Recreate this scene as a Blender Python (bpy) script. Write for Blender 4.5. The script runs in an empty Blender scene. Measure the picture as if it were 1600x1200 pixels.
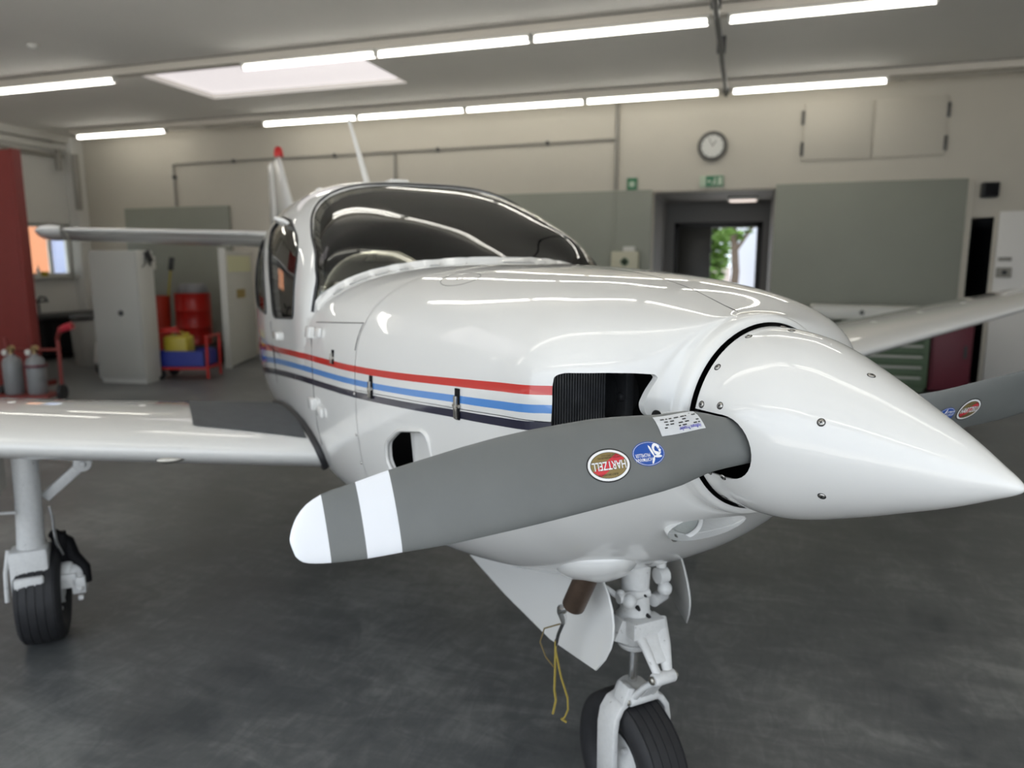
import bpy, bmesh, math, random
from mathutils import Vector, Matrix
from mathutils.bvhtree import BVHTree

random.seed(7)
S = bpy.context.scene
COL = S.collection
PI = math.pi
rad = math.radians

# ------------------------------------------------------------------ camera, world, exposure
CAM_H, PITCH, YAW, FPX = 1.5592, 0.1607, rad(17.76), 1131.04
cam_d = bpy.data.cameras.new('camera')
cam_d.sensor_width = 36.0
cam_d.lens = FPX / 1600.0 * 36.0
cam_d.clip_start = 0.05
cam_d.dof.use_dof = True
cam_d.dof.focus_distance = 1.30
cam_d.dof.aperture_fstop = 3.0
cam = bpy.data.objects.new('camera', cam_d)
cam.location = (0, 0, CAM_H)
cam.rotation_euler = (PI / 2 - PITCH, 0, YAW)
COL.objects.link(cam)
S.camera = cam

world = bpy.data.worlds.new('world')
S.world = world
world.use_nodes = True
wn = world.node_tree.nodes
wbg = wn['Background']
wbg.inputs['Color'].default_value = (0.84, 0.93, 1.04, 1)
wbg.inputs['Strength'].default_value = 2.1

S.view_settings.view_transform = 'Standard'
S.view_settings.look = 'None'
S.view_settings.gamma = 1.0
S.view_settings.use_curve_mapping = False
S.view_settings.exposure = -0.10
S.cycles.max_bounces = 10
S.cycles.diffuse_bounces = 5
S.cycles.glossy_bounces = 5
S.cycles.transmission_bounces = 8
S.cycles.transparent_max_bounces = 10
S.cycles.caustics_reflective = False
S.cycles.caustics_refractive = False
S.cycles.sample_clamp_indirect = 8.0
TUBE_POWER = 10.0
TUBE_COL = (1.0, 0.965, 0.88)

def portal(name, loc, rot, sx, sy):
    l = bpy.data.lights.new(name, 'AREA')
    l.shape = 'RECTANGLE'
    l.size, l.size_y = sx, sy
    l.cycles.is_portal = True
    o = bpy.data.objects.new(name, l)
    o.location = loc
    o.rotation_euler = rot
    COL.objects.link(o)
    return o
portal('daylight_hangar_opening', (-1.2, -1.65, 1.85), (PI / 2, 0, 0), 16.6, 3.7)

sun_d = bpy.data.lights.new('sun', 'SUN')
sun_d.energy = 15.0
sun_d.angle = rad(3)
sun_d.color = (1.0, 0.96, 0.90)
sun = bpy.data.objects.new('sun', sun_d)
sun.rotation_euler = (rad(-32), 0, rad(12))     # high sun behind the hangar: it lights the apron in front of the open doors
COL.objects.link(sun)

# ------------------------------------------------------------------ materials
def mat(name, col, rough=0.5, metal=0.0, coat=0.0, spec=0.5, noise=0.0, nscale=8.0, bump=0.0, bscale=60.0, emit=None, estr=0.0, alpha=None):
    m = bpy.data.materials.new(name)
    m.use_nodes = True
    nt = m.node_tree
    b = nt.nodes['Principled BSDF']
    b.inputs['Base Color'].default_value = (*col, 1)
    b.inputs['Roughness'].default_value = rough
    b.inputs['Metallic'].default_value = metal
    b.inputs['Specular IOR Level'].default_value = spec
    if coat:
        b.inputs['Coat Weight'].default_value = coat
        b.inputs['Coat Roughness'].default_value = 0.012
    tc = None
    if noise or bump:
        tc = nt.nodes.new('ShaderNodeTexCoord')
    if noise:
        n = nt.nodes.new('ShaderNodeTexNoise')
        n.inputs['Scale'].default_value = nscale
        n.inputs['Detail'].default_value = 6
        n.inputs['Roughness'].default_value = 0.6
        nt.links.new(tc.outputs['Object'], n.inputs['Vector'])
        r = nt.nodes.new('ShaderNodeMapRange')
        r.inputs['From Min'].default_value = 0.25
        r.inputs['From Max'].default_value = 0.75
        r.inputs['To Min'].default_value = 1 - noise
        r.inputs['To Max'].default_value = 1 + noise
        nt.links.new(n.outputs['Fac'], r.inputs['Value'])
        mx = nt.nodes.new('ShaderNodeMix')
        mx.data_type = 'RGBA'
        mx.blend_type = 'MULTIPLY'
        mx.inputs['Factor'].default_value = 1
        mx.inputs['A'].default_value = (*col, 1)
        nt.links.new(r.outputs['Result'], mx.inputs['B'])
        nt.links.new(mx.outputs['Result'], b.inputs['Base Color'])
    if bump:
        n2 = nt.nodes.new('ShaderNodeTexNoise')
        n2.inputs['Scale'].default_value = bscale
        n2.inputs['Detail'].default_value = 3
        nt.links.new(tc.outputs['Object'], n2.inputs['Vector'])
        bp = nt.nodes.new('ShaderNodeBump')
        bp.inputs['Strength'].default_value = bump
        bp.inputs['Distance'].default_value = 0.01
        nt.links.new(n2.outputs['Fac'], bp.inputs['Height'])
        nt.links.new(bp.outputs['Normal'], b.inputs['Normal'])
    if emit:
        b.inputs['Emission Color'].default_value = (*emit, 1)
        b.inputs['Emission Strength'].default_value = estr
    return m

M = {}
M['white'] = mat('aircraft_white_paint', (0.72, 0.72, 0.705), 0.38, coat=1.0, noise=0.015, nscale=3)
M['whitegear'] = mat('gear_white_paint', (0.70, 0.70, 0.69), 0.35)
def chips(m):
    nt = m.node_tree; bs = nt.nodes['Principled BSDF']
    tc = nt.nodes.new('ShaderNodeTexCoord'); n = nt.nodes.new('ShaderNodeTexNoise')
    n.inputs['Scale'].default_value = 55; n.inputs['Detail'].default_value = 4; n.inputs['Roughness'].default_value = .7
    nt.links.new(tc.outputs['Object'], n.inputs['Vector'])
    cr = nt.nodes.new('ShaderNodeValToRGB')
    el = cr.color_ramp.elements
    el[0].position = .285; el[0].color = (.22, .21, .19, 1)
    el[1].position = .33; el[1].color = (.66, .66, .65, 1)
    e = el.new(.6); e.color = (.72, .72, .71, 1)
    nt.links.new(n.outputs['Fac'], cr.inputs['Fac']); nt.links.new(cr.outputs['Color'], bs.inputs['Base Color'])
chips(M['whitegear'])
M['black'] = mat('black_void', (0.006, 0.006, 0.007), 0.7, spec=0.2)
M['rubber'] = mat('tyre_rubber', (0.018, 0.018, 0.020), 0.62, noise=0.25, nscale=30)
M['seal'] = mat('rubber_seal', (0.02, 0.02, 0.022), 0.5)
M['inner'] = mat('cabin_lining', (0.50, 0.46, 0.38), 0.85, noise=0.05)
M['enginebay'] = mat('engine_bay_black', (0.012, 0.012, 0.014), 0.6)
M['engine'] = mat('engine_black_metal', (0.05, 0.051, 0.054), 0.38, noise=0.3, nscale=30)
M['chrome'] = mat('polished_steel', (0.80, 0.80, 0.80), 0.24, metal=1.0)
M['steel'] = mat('latch_steel', (0.40, 0.38, 0.34), 0.32, metal=1.0, noise=0.2, nscale=60)
M['screw'] = mat('screw_steel', (0.45, 0.44, 0.42), 0.3, metal=1.0)
M['bladegrey'] = mat('propeller_grey', (0.145, 0.153, 0.150), 0.42, noise=0.05, nscale=14)
M['bladewhite'] = mat('propeller_white', (0.80, 0.82, 0.86), 0.35)
M['exhaust'] = mat('exhaust_brown_steel', (0.11, 0.075, 0.055), 0.45, metal=0.7, noise=0.25, nscale=25)
M['red'] = mat('red_paint', (0.55, 0.02, 0.02), 0.35)
M['walkway'] = mat('wing_walk_nonslip', (0.075, 0.08, 0.085), 0.8, noise=0.15, nscale=20, bump=0.2, bscale=300)
M['seat'] = mat('seat_fabric', (0.04, 0.042, 0.045), 0.8)
M['panel'] = mat('dash_black', (0.012, 0.012, 0.012), 0.6)
M['yellowstrap'] = mat('yellow_webbing', (0.33, 0.25, 0.05), 0.8, noise=0.15, nscale=80)
M['blackstrap'] = mat('black_webbing', (0.02, 0.02, 0.02), 0.8)

def glass_mat(name, tint, f=0.72):
    m = bpy.data.materials.new(name)
    m.use_nodes = True
    nt = m.node_tree
    for n in list(nt.nodes):
        nt.nodes.remove(n)
    out = nt.nodes.new('ShaderNodeOutputMaterial')
    tr = nt.nodes.new('ShaderNodeBsdfTransparent')
    tr.inputs['Color'].default_value = (*tint, 1)
    gl = nt.nodes.new('ShaderNodeBsdfGlossy')
    gl.inputs['Roughness'].default_value = 0.02
    gl.inputs['Color'].default_value = (1, 1, 1, 1)
    fr = nt.nodes.new('ShaderNodeFresnel')
    fr.inputs['IOR'].default_value = 1.5
    mx = nt.nodes.new('ShaderNodeMixShader')
    nt.links.new(fr.outputs['Fac'], mx.inputs['Fac'])
    nt.links.new(tr.outputs['BSDF'], mx.inputs[1])
    nt.links.new(gl.outputs['BSDF'], mx.inputs[2])
    nt.links.new(mx.outputs['Shader'], out.inputs['Surface'])
    return m
M['canopyglass'] = glass_mat('smoked_acrylic', (0.80, 0.80, 0.74))
M['glass'] = glass_mat('window_glass', (0.93, 0.96, 0.95))

def stripe_mat():
    m = mat('white_paint_with_stripes', (0.72, 0.72, 0.705), 0.38, coat=1.0)
    nt = m.node_tree
    b = nt.nodes['Principled BSDF']
    at = nt.nodes.new('ShaderNodeAttribute')
    at.attribute_name = 'stripe'
    cr = nt.nodes.new('ShaderNodeValToRGB')
    cr.color_ramp.interpolation = 'CONSTANT'
    W = (0.72, 0.72, 0.705, 1)
    R_ = (0.56, 0.018, 0.012, 1)
    B_ = (0.075, 0.25, 0.62, 1)
    N_ = (0.006, 0.006, 0.028, 1)
    stops = [(0.0, W), (0.25, R_), (0.35, W), (0.46, B_), (0.553, W), (0.645, N_), (0.75, W)]
    el = cr.color_ramp.elements
    el[0].position, el[0].color = stops[0]
    el[1].position, el[1].color = stops[1]
    for p, c in stops[2:]:
        e = el.new(p)
        e.color = c
    # attribute t: 0 at red top, 1 at navy bottom -> ramp 0.25..0.75
    mr = nt.nodes.new('ShaderNodeMapRange')
    mr.inputs['From Min'].default_value = -0.5
    mr.inputs['From Max'].default_value = 1.5
    nt.links.new(at.outputs['Fac'], mr.inputs['Value'])
    nt.links.new(mr.outputs['Result'], cr.inputs['Fac'])
    a2 = nt.nodes.new('ShaderNodeAttribute')
    a2.attribute_name = 'stripe_side'
    gt = nt.nodes.new('ShaderNodeMath')
    gt.operation = 'GREATER_THAN'
    gt.inputs[1].default_value = 0.5
    nt.links.new(a2.outputs['Fac'], gt.inputs[0])
    mx = nt.nodes.new('ShaderNodeMix')
    mx.data_type = 'RGBA'
    mx.inputs['A'].default_value = W
    nt.links.new(gt.outputs[0], mx.inputs['Factor'])
    nt.links.new(cr.outputs['Color'], mx.inputs['B'])
    nt.links.new(mx.outputs['Result'], b.inputs['Base Color'])
    return m
M['hull'] = stripe_mat()

# ------------------------------------------------------------------ mesh helpers
class MB:
    def __init__(s):
        s.v, s.f, s.m = [], [], []
    def add(s, vs, fs, mi=0):
        o = len(s.v)
        s.v += [tuple(p) for p in vs]
        for f in fs:
            s.f.append([i + o for i in f])
            s.m.append(mi)
        return s
    def box(s, c, d, rot=None, mi=0):
        x, y, z = d[0] / 2, d[1] / 2, d[2] / 2
        vs = [Vector(p) for p in ((-x, -y, -z), (x, -y, -z), (x, y, -z), (-x, y, -z), (-x, -y, z), (x, -y, z), (x, y, z), (-x, y, z))]
        if rot is not None:
            vs = [rot @ p for p in vs]
        vs = [p + Vector(c) for p in vs]
        return s.add(vs, [(0, 3, 2, 1), (4, 5, 6, 7), (0, 1, 5, 4), (1, 2, 6, 5), (2, 3, 7, 6), (3, 0, 4, 7)], mi)
    def bx(s, x0, x1, y0, y1, z0, z1, mi=0):
        return s.box(((x0 + x1) / 2, (y0 + y1) / 2, (z0 + z1) / 2), (x1 - x0, y1 - y0, z1 - z0), None, mi)
    def rings(s, rings, cap0=True, cap1=True, mi=0, closed=True):
        n = len(rings[0])
        o = len(s.v)
        for r in rings:
            s.v += [tuple(p) for p in r]
        k = n if closed else n - 1
        for a in range(len(rings) - 1):
            for i in range(k):
                j = (i + 1) % n
                s.f.append([o + a * n + i, o + a * n + j, o + (a + 1) * n + j, o + (a + 1) * n + i])
                s.m.append(mi)
        if cap0:
            s.f.append([o + i for i in range(n)][::-1]); s.m.append(mi)
        if cap1:
            s.f.append([o + (len(rings) - 1) * n + i for i in range(n)]); s.m.append(mi)
        return s
    def cyl(s, p0, p1, r0, r1=None, n=20, mi=0, cap=True):
        r1 = r0 if r1 is None else r1
        return s.lathe(p0, p1, [(0, r0), (1, r1)], n, mi, cap)
    def lathe(s, p0, p1, prof, n=24, mi=0, cap=True):
        p0, p1 = Vector(p0), Vector(p1)
        ax = p1 - p0
        q = Vector((0, 0, 1)).rotation_difference(ax.normalized()).to_matrix()
        rs = []
        for t, r in prof:
            c = p0 + ax * t
            rs.append([c + q @ Vector((max(r, 1e-5) * math.cos(2 * PI * i / n), max(r, 1e-5) * math.sin(2 * PI * i / n), 0)) for i in range(n)])
        return s.rings(rs, cap, cap, mi)
    def tube(s, pts, r, n=8, mi=0, flat=None):
        pts = [Vector(p) for p in pts]
        rs = []
        t0 = (pts[1] - pts[0]).normalized()
        up = Vector((0, 0, 1)) if abs(t0.z) < 0.9 else Vector((1, 0, 0))
        a = t0.cross(up).normalized()
        for i, p in enumerate(pts):
            t = (pts[min(i + 1, len(pts) - 1)] - pts[max(i - 1, 0)]).normalized()
            a = (a - t * a.dot(t)).normalized()
            b = t.cross(a)
            rr = r[i] if isinstance(r, (list, tuple)) else r
            k = 1.0 if flat is None else flat
            rs.append([p + a * (rr * math.cos(2 * PI * j / n)) + b * (rr * k * math.sin(2 * PI * j / n)) for j in range(n)])
        return s.rings(rs, True, True, mi)
    def sphere(s, c, r, n=16, m=10, mi=0, sc=(1, 1, 1), rot=None):
        rs = []
        for a in range(m + 1):
            th = PI * a / m
            ring = []
            for i in range(n):
                p = Vector((max(math.sin(th), 1e-4) * math.cos(2 * PI * i / n) * sc[0] * r, max(math.sin(th), 1e-4) * math.sin(2 * PI * i / n) * sc[1] * r, -math.cos(th) * r * sc[2]))
                if rot is not None:
                    p = rot @ p
                ring.append(p + Vector(c))
            rs.append(ring)
        return s.rings(rs, True, True, mi)
    def prism(s, poly, f0, f1, mi=0):
        n = len(poly)
        a = [Vector(f0(*p)) for p in poly]
        b = [Vector(f1(*p)) for p in poly]
        return s.rings([a, b], True, True, mi)

def mesh_of(mb, name, fixn=True, bevel=0.0, seg=2):
    me = bpy.data.meshes.new(name)
    me.from_pydata(mb.v, [], mb.f)
    me.update()
    for p, mi in zip(me.polygons, mb.m):
        p.material_index = mi
    if fixn or bevel:
        bm = bmesh.new()
        bm.from_mesh(me)
        if fixn:
            bmesh.ops.recalc_face_normals(bm, faces=bm.faces)
        if bevel:
            ed = [e for e in bm.edges if len(e.link_faces) == 2 and e.calc_face_angle(0) > 0.6]
            bmesh.ops.bevel(bm, geom=ed, offset=bevel, segments=seg, profile=0.5, affect='EDGES', clamp_overlap=True)
        bm.to_mesh(me)
        bm.free()
    return me

def obj(name, mb, mats, parent=None, smooth=40, bevel=0.0, seg=2, loc=None, rot=None, fixn=True):
    me = mb if isinstance(mb, bpy.types.Mesh) else mesh_of(mb, name, fixn, bevel, seg)
    for m in (mats if isinstance(mats, (list, tuple)) else [mats]):
        me.materials.append(M[m] if isinstance(m, str) else m)
    if smooth:
        me.polygons.foreach_set('use_smooth', [True] * len(me.polygons))
        me.set_sharp_from_angle(angle=rad(smooth))
    o = bpy.data.objects.new(name, me)
    COL.objects.link(o)
    if parent is not None:
        o.parent = parent
    if loc is not None:
        o.location = loc
    if rot is not None:
        o.rotation_euler = rot
    return o

def tag(o, label=None, cat=None, group=None, kind=None):
    if label: o['label'] = label
    if cat: o['category'] = cat
    if group: o['group'] = group
    if kind: o['kind'] = kind
    return o

def thing(name, loc, rz, label, cat, group=None):
    o = bpy.data.objects.new(name, None)
    o.empty_display_size = 0.1
    COL.objects.link(o)
    o.location = loc
    o.rotation_euler = (0, 0, rz)
    return tag(o, label, cat, group)

def struct(name, mb, mats, parent=None, **k):
    o = obj(name, mb, mats, parent, **k)
    if parent is None:
        o['kind'] = 'structure'
    return o

def dup(root, loc=None, rz=None, label=None, cat=None):
    r = root.copy(); COL.objects.link(r)
    if loc is not None: r.location = loc
    if rz is not None: r.rotation_euler = (0, 0, rz)
    if label: r['label'] = label
    for ch in list(root.children):
        c = ch.copy(); COL.objects.link(c); c.parent = r
        for g in list(ch.children):
            d = g.copy(); COL.objects.link(d); d.parent = c
    return r

def lerp_tab(x, xs, ys):
    if x <= xs[0]: return ys[0]
    if x >= xs[-1]: return ys[-1]
    for i in range(len(xs) - 1):
        if xs[i] <= x <= xs[i + 1]:
            break
    h = xs[i + 1] - xs[i]
    def sl(k):
        if k <= 0: return (ys[1] - ys[0]) / (xs[1] - xs[0])
        if k >= len(xs) - 1: return (ys[-1] - ys[-2]) / (xs[-1] - xs[-2])
        a = (ys[k] - ys[k - 1]) / (xs[k] - xs[k - 1]); b = (ys[k + 1] - ys[k]) / (xs[k + 1] - xs[k])
        if a * b <= 0: return 0.0
        return 2 * a * b / (a + b)
    m0, m1 = sl(i), sl(i + 1)
    t = (x - xs[i]) / h
    return (2 * t ** 3 - 3 * t * t + 1) * ys[i] + (t ** 3 - 2 * t * t + t) * h * m0 + (-2 * t ** 3 + 3 * t * t) * ys[i + 1] + (t ** 3 - t * t) * h * m1

def text_mesh(txt, size, bold=0.0, cx=True, sx=1.0):
    """flat text as (verts2d, faces), centred on its own middle"""
    cu = bpy.data.curves.new('lettering', 'FONT')
    cu.body = txt
    cu.size = size
    cu.offset = bold
    cu.resolution_u = 3
    cu.align_x = 'CENTER'
    cu.align_y = 'CENTER'
    o = bpy.data.objects.new('lettering', cu)
    COL.objects.link(o)
    dg = bpy.context.evaluated_depsgraph_get()
    me = bpy.data.meshes.new_from_object(o.evaluated_get(dg))
    vs = [(v.co.x * sx, v.co.y) for v in me.vertices]
    fs = [list(p.vertices) for p in me.polygons]
    bpy.data.objects.remove(o)
    bpy.data.curves.remove(cu)
    bpy.data.meshes.remove(me)
    return vs, fs

def tmp_obj(me):
    o = bpy.data.objects.new('tmp', me)
    COL.objects.link(o)
    return o

def boolean(me_a, cutters, op='DIFFERENCE'):
    """returns a new mesh: me_a op each cutter mesh"""
    a = tmp_obj(me_a)
    cs = []
    for c in cutters:
        o = tmp_obj(c)
        cs.append(o)
        md = a.modifiers.new('b', 'BOOLEAN')
        md.operation = op
        md.solver = 'EXACT'
        md.object = o
    dg = bpy.context.evaluated_depsgraph_get()
    out = bpy.data.meshes.new_from_object(a.evaluated_get(dg))
    for o in cs + [a]:
        bpy.data.objects.remove(o)
    return out
# ------------------------------------------------------------------ the airplane (local axes: X aft from the spinner base, Y towards its right wing, Z up from the floor)
TH = 0.7561
plane = thing('airplane', (0.0556, 1.5359, 0), PI / 2 + TH,
              'white single-engine airplane with red, blue and navy stripes and a grey propeller', 'airplane')

SA = [.04, .13, .26, .4, .6, .9, 1.2, 1.6, 2.0, 2.6, 3.3, 4.0, 4.8, 5.6, 6.4, 7.2]
BA = [.446, .450, .462, .492, .530, .583, .618, .642, .65, .65, .62, .52, .37, .24, .14, .05]
ZT = [1.455, 1.482, 1.514, 1.537, 1.553, 1.566, 1.572, 1.55, 1.49, 1.46, 1.48, 1.5, 1.5, 1.45, 1.4, 1.35]
ZM = [1.283, 1.28, 1.266, 1.25, 1.235, 1.21, 1.2, 1.2, 1.2, 1.2, 1.2, 1.2, 1.2, 1.22, 1.25, 1.28]
ZB = [1.035, .955, .855, .775, .705, .665, .645, .63, .62, .62, .63, .68, .78, .92, 1.05, 1.15]
NU = [2.8, 2.8, 2.8, 2.7, 2.65, 2.75, 3.0, 3.4, 3.4, 2.6, 2.6, 2.5, 2.3, 2.1, 2.0, 2.0]
NL = [2.3, 2.3, 2.3, 2.35, 2.5, 2.9, 3.1, 3.2, 3.2, 3.1, 3.0, 2.8, 2.4, 2.1, 2.0, 2.0]
ZC0 = 1.255

def section(b, zt, zm, zb, nu, nl, N):
    pts = []
    K = 220
    for i in range(K + 1):
        th = PI / 2 - PI * i / K
        c, s_ = max(math.cos(th), 0.0), abs(math.sin(th))
        if th >= 0:
            pts.append((b * c ** (2 / nu), zm + (zt - zm) * s_ ** (2 / nu)))
        else:
            pts.append((b * c ** (2 / nl), zm - (zm - zb) * s_ ** (2 / nl)))
    L = [0]
    for a, c in zip(pts, pts[1:]):
        L.append(L[-1] + math.hypot(c[0] - a[0], c[1] - a[1]))
    out, j = [], 0
    for i in range(N + 1):
        t = L[-1] * i / N
        while j < len(L) - 2 and L[j + 1] < t: j += 1
        f = (t - L[j]) / max(L[j + 1] - L[j], 1e-9)
        out.append((pts[j][0] + (pts[j + 1][0] - pts[j][0]) * f, pts[j][1] + (pts[j + 1][1] - pts[j][1]) * f))
    out[0] = (0, zt); out[-1] = (0, zb)
    return out

def secA(s, off, N):
    g = lambda tab: lerp_tab(s, SA, tab)
    return section(g(BA) - off, g(ZT) - off, g(ZM), g(ZB) + off, g(NU), g(NL), N)

def full(half):
    return half + [(-r, z) for r, z in half[-2:0:-1]]

def circ(R, N):
    return [(R * math.sin(PI * i / N), ZC0 + R * math.cos(PI * i / N)) for i in range(N + 1)]

NSEC = 60
S0, S1 = .050, .26
def loftA(off, inner=False):
    N = NSEC
    st = []
    if inner:
        st += [(-.03, circ(.194, N)), (.02, circ(.194, N)), (.05, circ(.2, N))]
    else:
        st += [(.012, circ(.197, N)), (.013, circ(.202, N)), (.0165, circ(.2065, N)), (.022, circ(.2095, N)), (.03, circ(.211, N)), (.04, circ(.2115, N)), (S0, circ(.213, N))]
    end = secA(S1, off, N)
    base = circ(.213 - off, N)
    for t in ([.008, .02, .04, .065, .095, .13, .17, .215, .265, .32, .38, .45, .53, .62, .72, .85] if not inner else [.12, .25, .4, .6, .8]):
        w = (1 - (1 - t) ** 2.3) ** (1 / 2.3)
        st.append((S0 + (S1 - S0) * t + off * 0.9, [(a[0] + (b[0] - a[0]) * w, a[1] + (b[1] - a[1]) * w) for a, b in zip(base, secA(S0 + (S1 - S0) * t, off, N))]))
    ss = [S1 + off * 0.9, .285, .31, .34, .38, .43, .48, .54, .6, .66, .72, .78, .84, .9, .96, 1.02, 1.08, 1.14, 1.2, 1.26, 1.32, 1.38, 1.44, 1.5, 1.56, 1.62, 1.68, 1.75, 1.82, 1.9, 2.0, 2.1, 2.2, 2.35, 2.5, 2.65, 2.8, 2.95, 3.1, 3.3, 3.5, 3.7, 3.9, 4.1, 4.4, 4.8, 5.2, 5.6, 6.0, 6.4, 6.8]
    if not inner: ss.append(7.2)
    for s in ss:
        st.append((s, secA(s, off, N)))
    mb = MB()
    mb.rings([[(s, r, z) for r, z in full(h)] for s, h in st])
    return mb

SB = [1.21, 1.3, 1.4, 1.5, 1.6, 1.75, 1.9, 2.05, 2.2, 2.5, 3.0, 3.5, 4.2, 5.0]
BB = [.25, .345, .452, .572, .640, .652, .654, .657, .658, .658, .645, .595, .43, .25]
ZTB = [1.576, 1.620, 1.666, 1.711, 1.752, 1.810, 1.862, 1.903, 1.932, 1.965, 1.965, 1.91, 1.72, 1.46]
NB = [2.1, 2.3, 2.5, 2.85, 3.1, 3.15, 3.15, 3.2, 3.25, 3.25, 3.2, 2.9, 2.4, 2.1]
def loftB(off):
    N = NSEC
    ss = [1.205, 1.21, 1.225, 1.25, 1.275, 1.3, 1.33, 1.36, 1.4, 1.44, 1.48, 1.52, 1.56, 1.6, 1.64, 1.68, 1.72, 1.76, 1.8, 1.85, 1.9, 1.95, 2.0, 2.05, 2.1, 2.15, 2.2, 2.25, 2.3, 2.36, 2.43, 2.5, 2.6, 2.7, 2.8, 2.9, 3.0, 3.15, 3.3, 3.45, 3.6, 3.8, 4.0, 4.2, 4.5, 4.8, 5.0]
    mb = MB()
    rs = []
    for s in ss:
        g = lambda tab: lerp_tab(s, SB, tab)
        h = section(g(BB) - off, g(ZTB) - off, 1.25, 1.0 + off, g(NB), 3.0, N)
        rs.append([(s + off * 0.5, r, z) for r, z in full(h)])
    mb.rings(rs)
    return mb

SKIN = .014
meA = mesh_of(loftA(0), 'a'); meB = mesh_of(loftB(0), 'b')
outer = boolean(meA, [meB], 'UNION')
inner = boolean(mesh_of(loftA(SKIN, True), 'ai'), [mesh_of(loftB(SKIN), 'bi')], 'UNION')
hull = boolean(outer, [inner])

def side_prism(poly, y0=-1.2, y1=1.2):
    mb = MB()
    mb.prism(poly, lambda s, z: (s, y0, z), lambda s, z: (s, y1, z))
    return mesh_of(mb, 'c')

def rounded(poly, r, n=5):
    out = []
    k = len(poly)
    for i in range(k):
        p0, p, p1 = Vector(poly[i - 1]), Vector(poly[i]), Vector(poly[(i + 1) % k])
        a = (p0 - p); b = (p1 - p)
        d = min(r, a.length * .45, b.length * .45)
        A = p + a.normalized() * d; B = p + b.normalized() * d
        for j in range(n + 1):
            t = j / n
            q = A * (1 - t) ** 2 + p * 2 * t * (1 - t) + B * t * t
            out.append((q.x, q.y))
    return out

WSL = [(1.565, 1.36), (1.562, 1.44), (1.568, 1.50), (1.60, 1.555), (1.66, 1.605), (1.82, 1.68), (2.00, 1.77), (2.10, 1.84), (2.14, 1.90), (2.145, 1.95)]
WS = rounded([(1.0, 1.30), (1.565, 1.30)] + WSL[1:-1] + [(2.145, 2.15), (1.0, 2.15)], .04)
A_inf = mesh_of(loftA(-.016), 'ainf')
ws_cut = boolean(side_prism(WS), [A_inf])
WIN1 = rounded([(1.775, 1.365), (2.29, 1.335), (2.36, 1.465), (2.52, 1.62), (2.74, 1.74), (2.52, 1.79), (2.22, 1.755), (1.97, 1.675), (1.83, 1.58), (1.785, 1.47)], .06)
WIN2 = rounded([(2.52, 1.335), (3.02, 1.345), (3.18, 1.48), (3.24, 1.61), (3.10, 1.69), (2.92, 1.70), (2.72, 1.60), (2.58, 1.46)], .06)
w1 = side_prism(WIN1); w2 = side_prism(WIN2)
# cheek intakes, exact in front view (y,z), cut from ahead back into the engine bay
def front_prism(poly, s0, s1):
    mb = MB()
    mb.prism(poly, lambda y, z: (s0, y, z), lambda y, z: (s1, y, z))
    return mesh_of(mb, 'c')
INT = rounded([(.423, 1.15), (.423, 1.262), (.421, 1.325), (.416, 1.348), (.402, 1.3555), (.338, 1.358), (.29, 1.357), (.245, 1.353), (.238, 1.346), (.258, 1.320), (.27, 1.295), (.266, 1.278), (.24, 1.255), (.24, 1.15)], .012, 4)
in_r = front_prism(INT, .030, .32)
in_l = front_prism([(-y, z) for y, z in INT], .030, .32)
VENT = rounded([(.812, .99), (.836, 1.024), (.825, 1.081), (.745, 1.131), (.62, 1.153), (.592, 1.143), (.586, .985), (.78, .975)], .022)
vt_r = side_prism(VENT, .35, 1.0)
vt_l = side_prism(VENT, -1.0, -.35)
PKC = Vector((.095, .060, 1.002)); PKR = Matrix.Rotation(rad(-20), 3, 'Y'); PKS = (.085, .105, .034)
mb = MB(); mb.sphere((0, 0, 0), 1.0, 32, 20, sc=PKS)
mb.v = [tuple(PKC + PKR @ Vector(v)) for v in mb.v]
pk = mesh_of(mb, 'c')
hull = boolean(hull, [ws_cut, w1, w2, in_r, in_l, vt_r, vt_l, pk])

# shading normals and paint
def surf_bvh(me):
    bm = bmesh.new(); bm.from_mesh(me)
    bmesh.ops.triangulate(bm, faces=[f for f in bm.faces if len(f.verts) > 4])
    bm.normal_update()
    t = BVHTree.FromBMesh(bm)
    vn = [v.normal.copy() for v in bm.verts]
    fv = [[v.index for v in f.verts] for f in bm.faces]
    co = [v.co.copy() for v in bm.verts]
    bm.free()
    return t, vn, fv, co
SURF = [surf_bvh(meA), surf_bvh(meB)]
def nearest_surf(p):
    best = None
    for k, (t, vn, fv, co) in enumerate(SURF):
        loc, n, fi, d = t.find_nearest(p)
        if best is None or d < best[3] - 1e-5:
            best = (loc, n, fi, d, k)
    return best
def surf_normal(p):
    loc, n, fi, d, k = nearest_surf(p)
    t, vn, fv, co = SURF[k]
    ids = fv[fi]
    ws = []
    for i in ids:
        ws.append(1.0 / ((co[i] - loc).length_squared + 1e-7))
    r = Vector((0, 0, 0))
    for i, w in zip(ids, ws):
        r += vn[i] * w
    return r.normalized(), d, n

def stripe_t(s, z):
    zr = lerp_tab(s, [.149, .193, .305, .496, .716, 1.04, 1.6, 2.3, 3.58, 7.2], [1.329, 1.325, 1.317, 1.303, 1.287, 1.270, 1.248, 1.206, 1.113, .95])
    w = lerp_tab(s, [.149, .193, .305, .496, .716, 1.04, 1.6, 2.3, 3.58, 7.2], [.0895, .092, .094, .092, .092, .096, .109, .131, .177, .2])
    return (zr - z) / w

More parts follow.
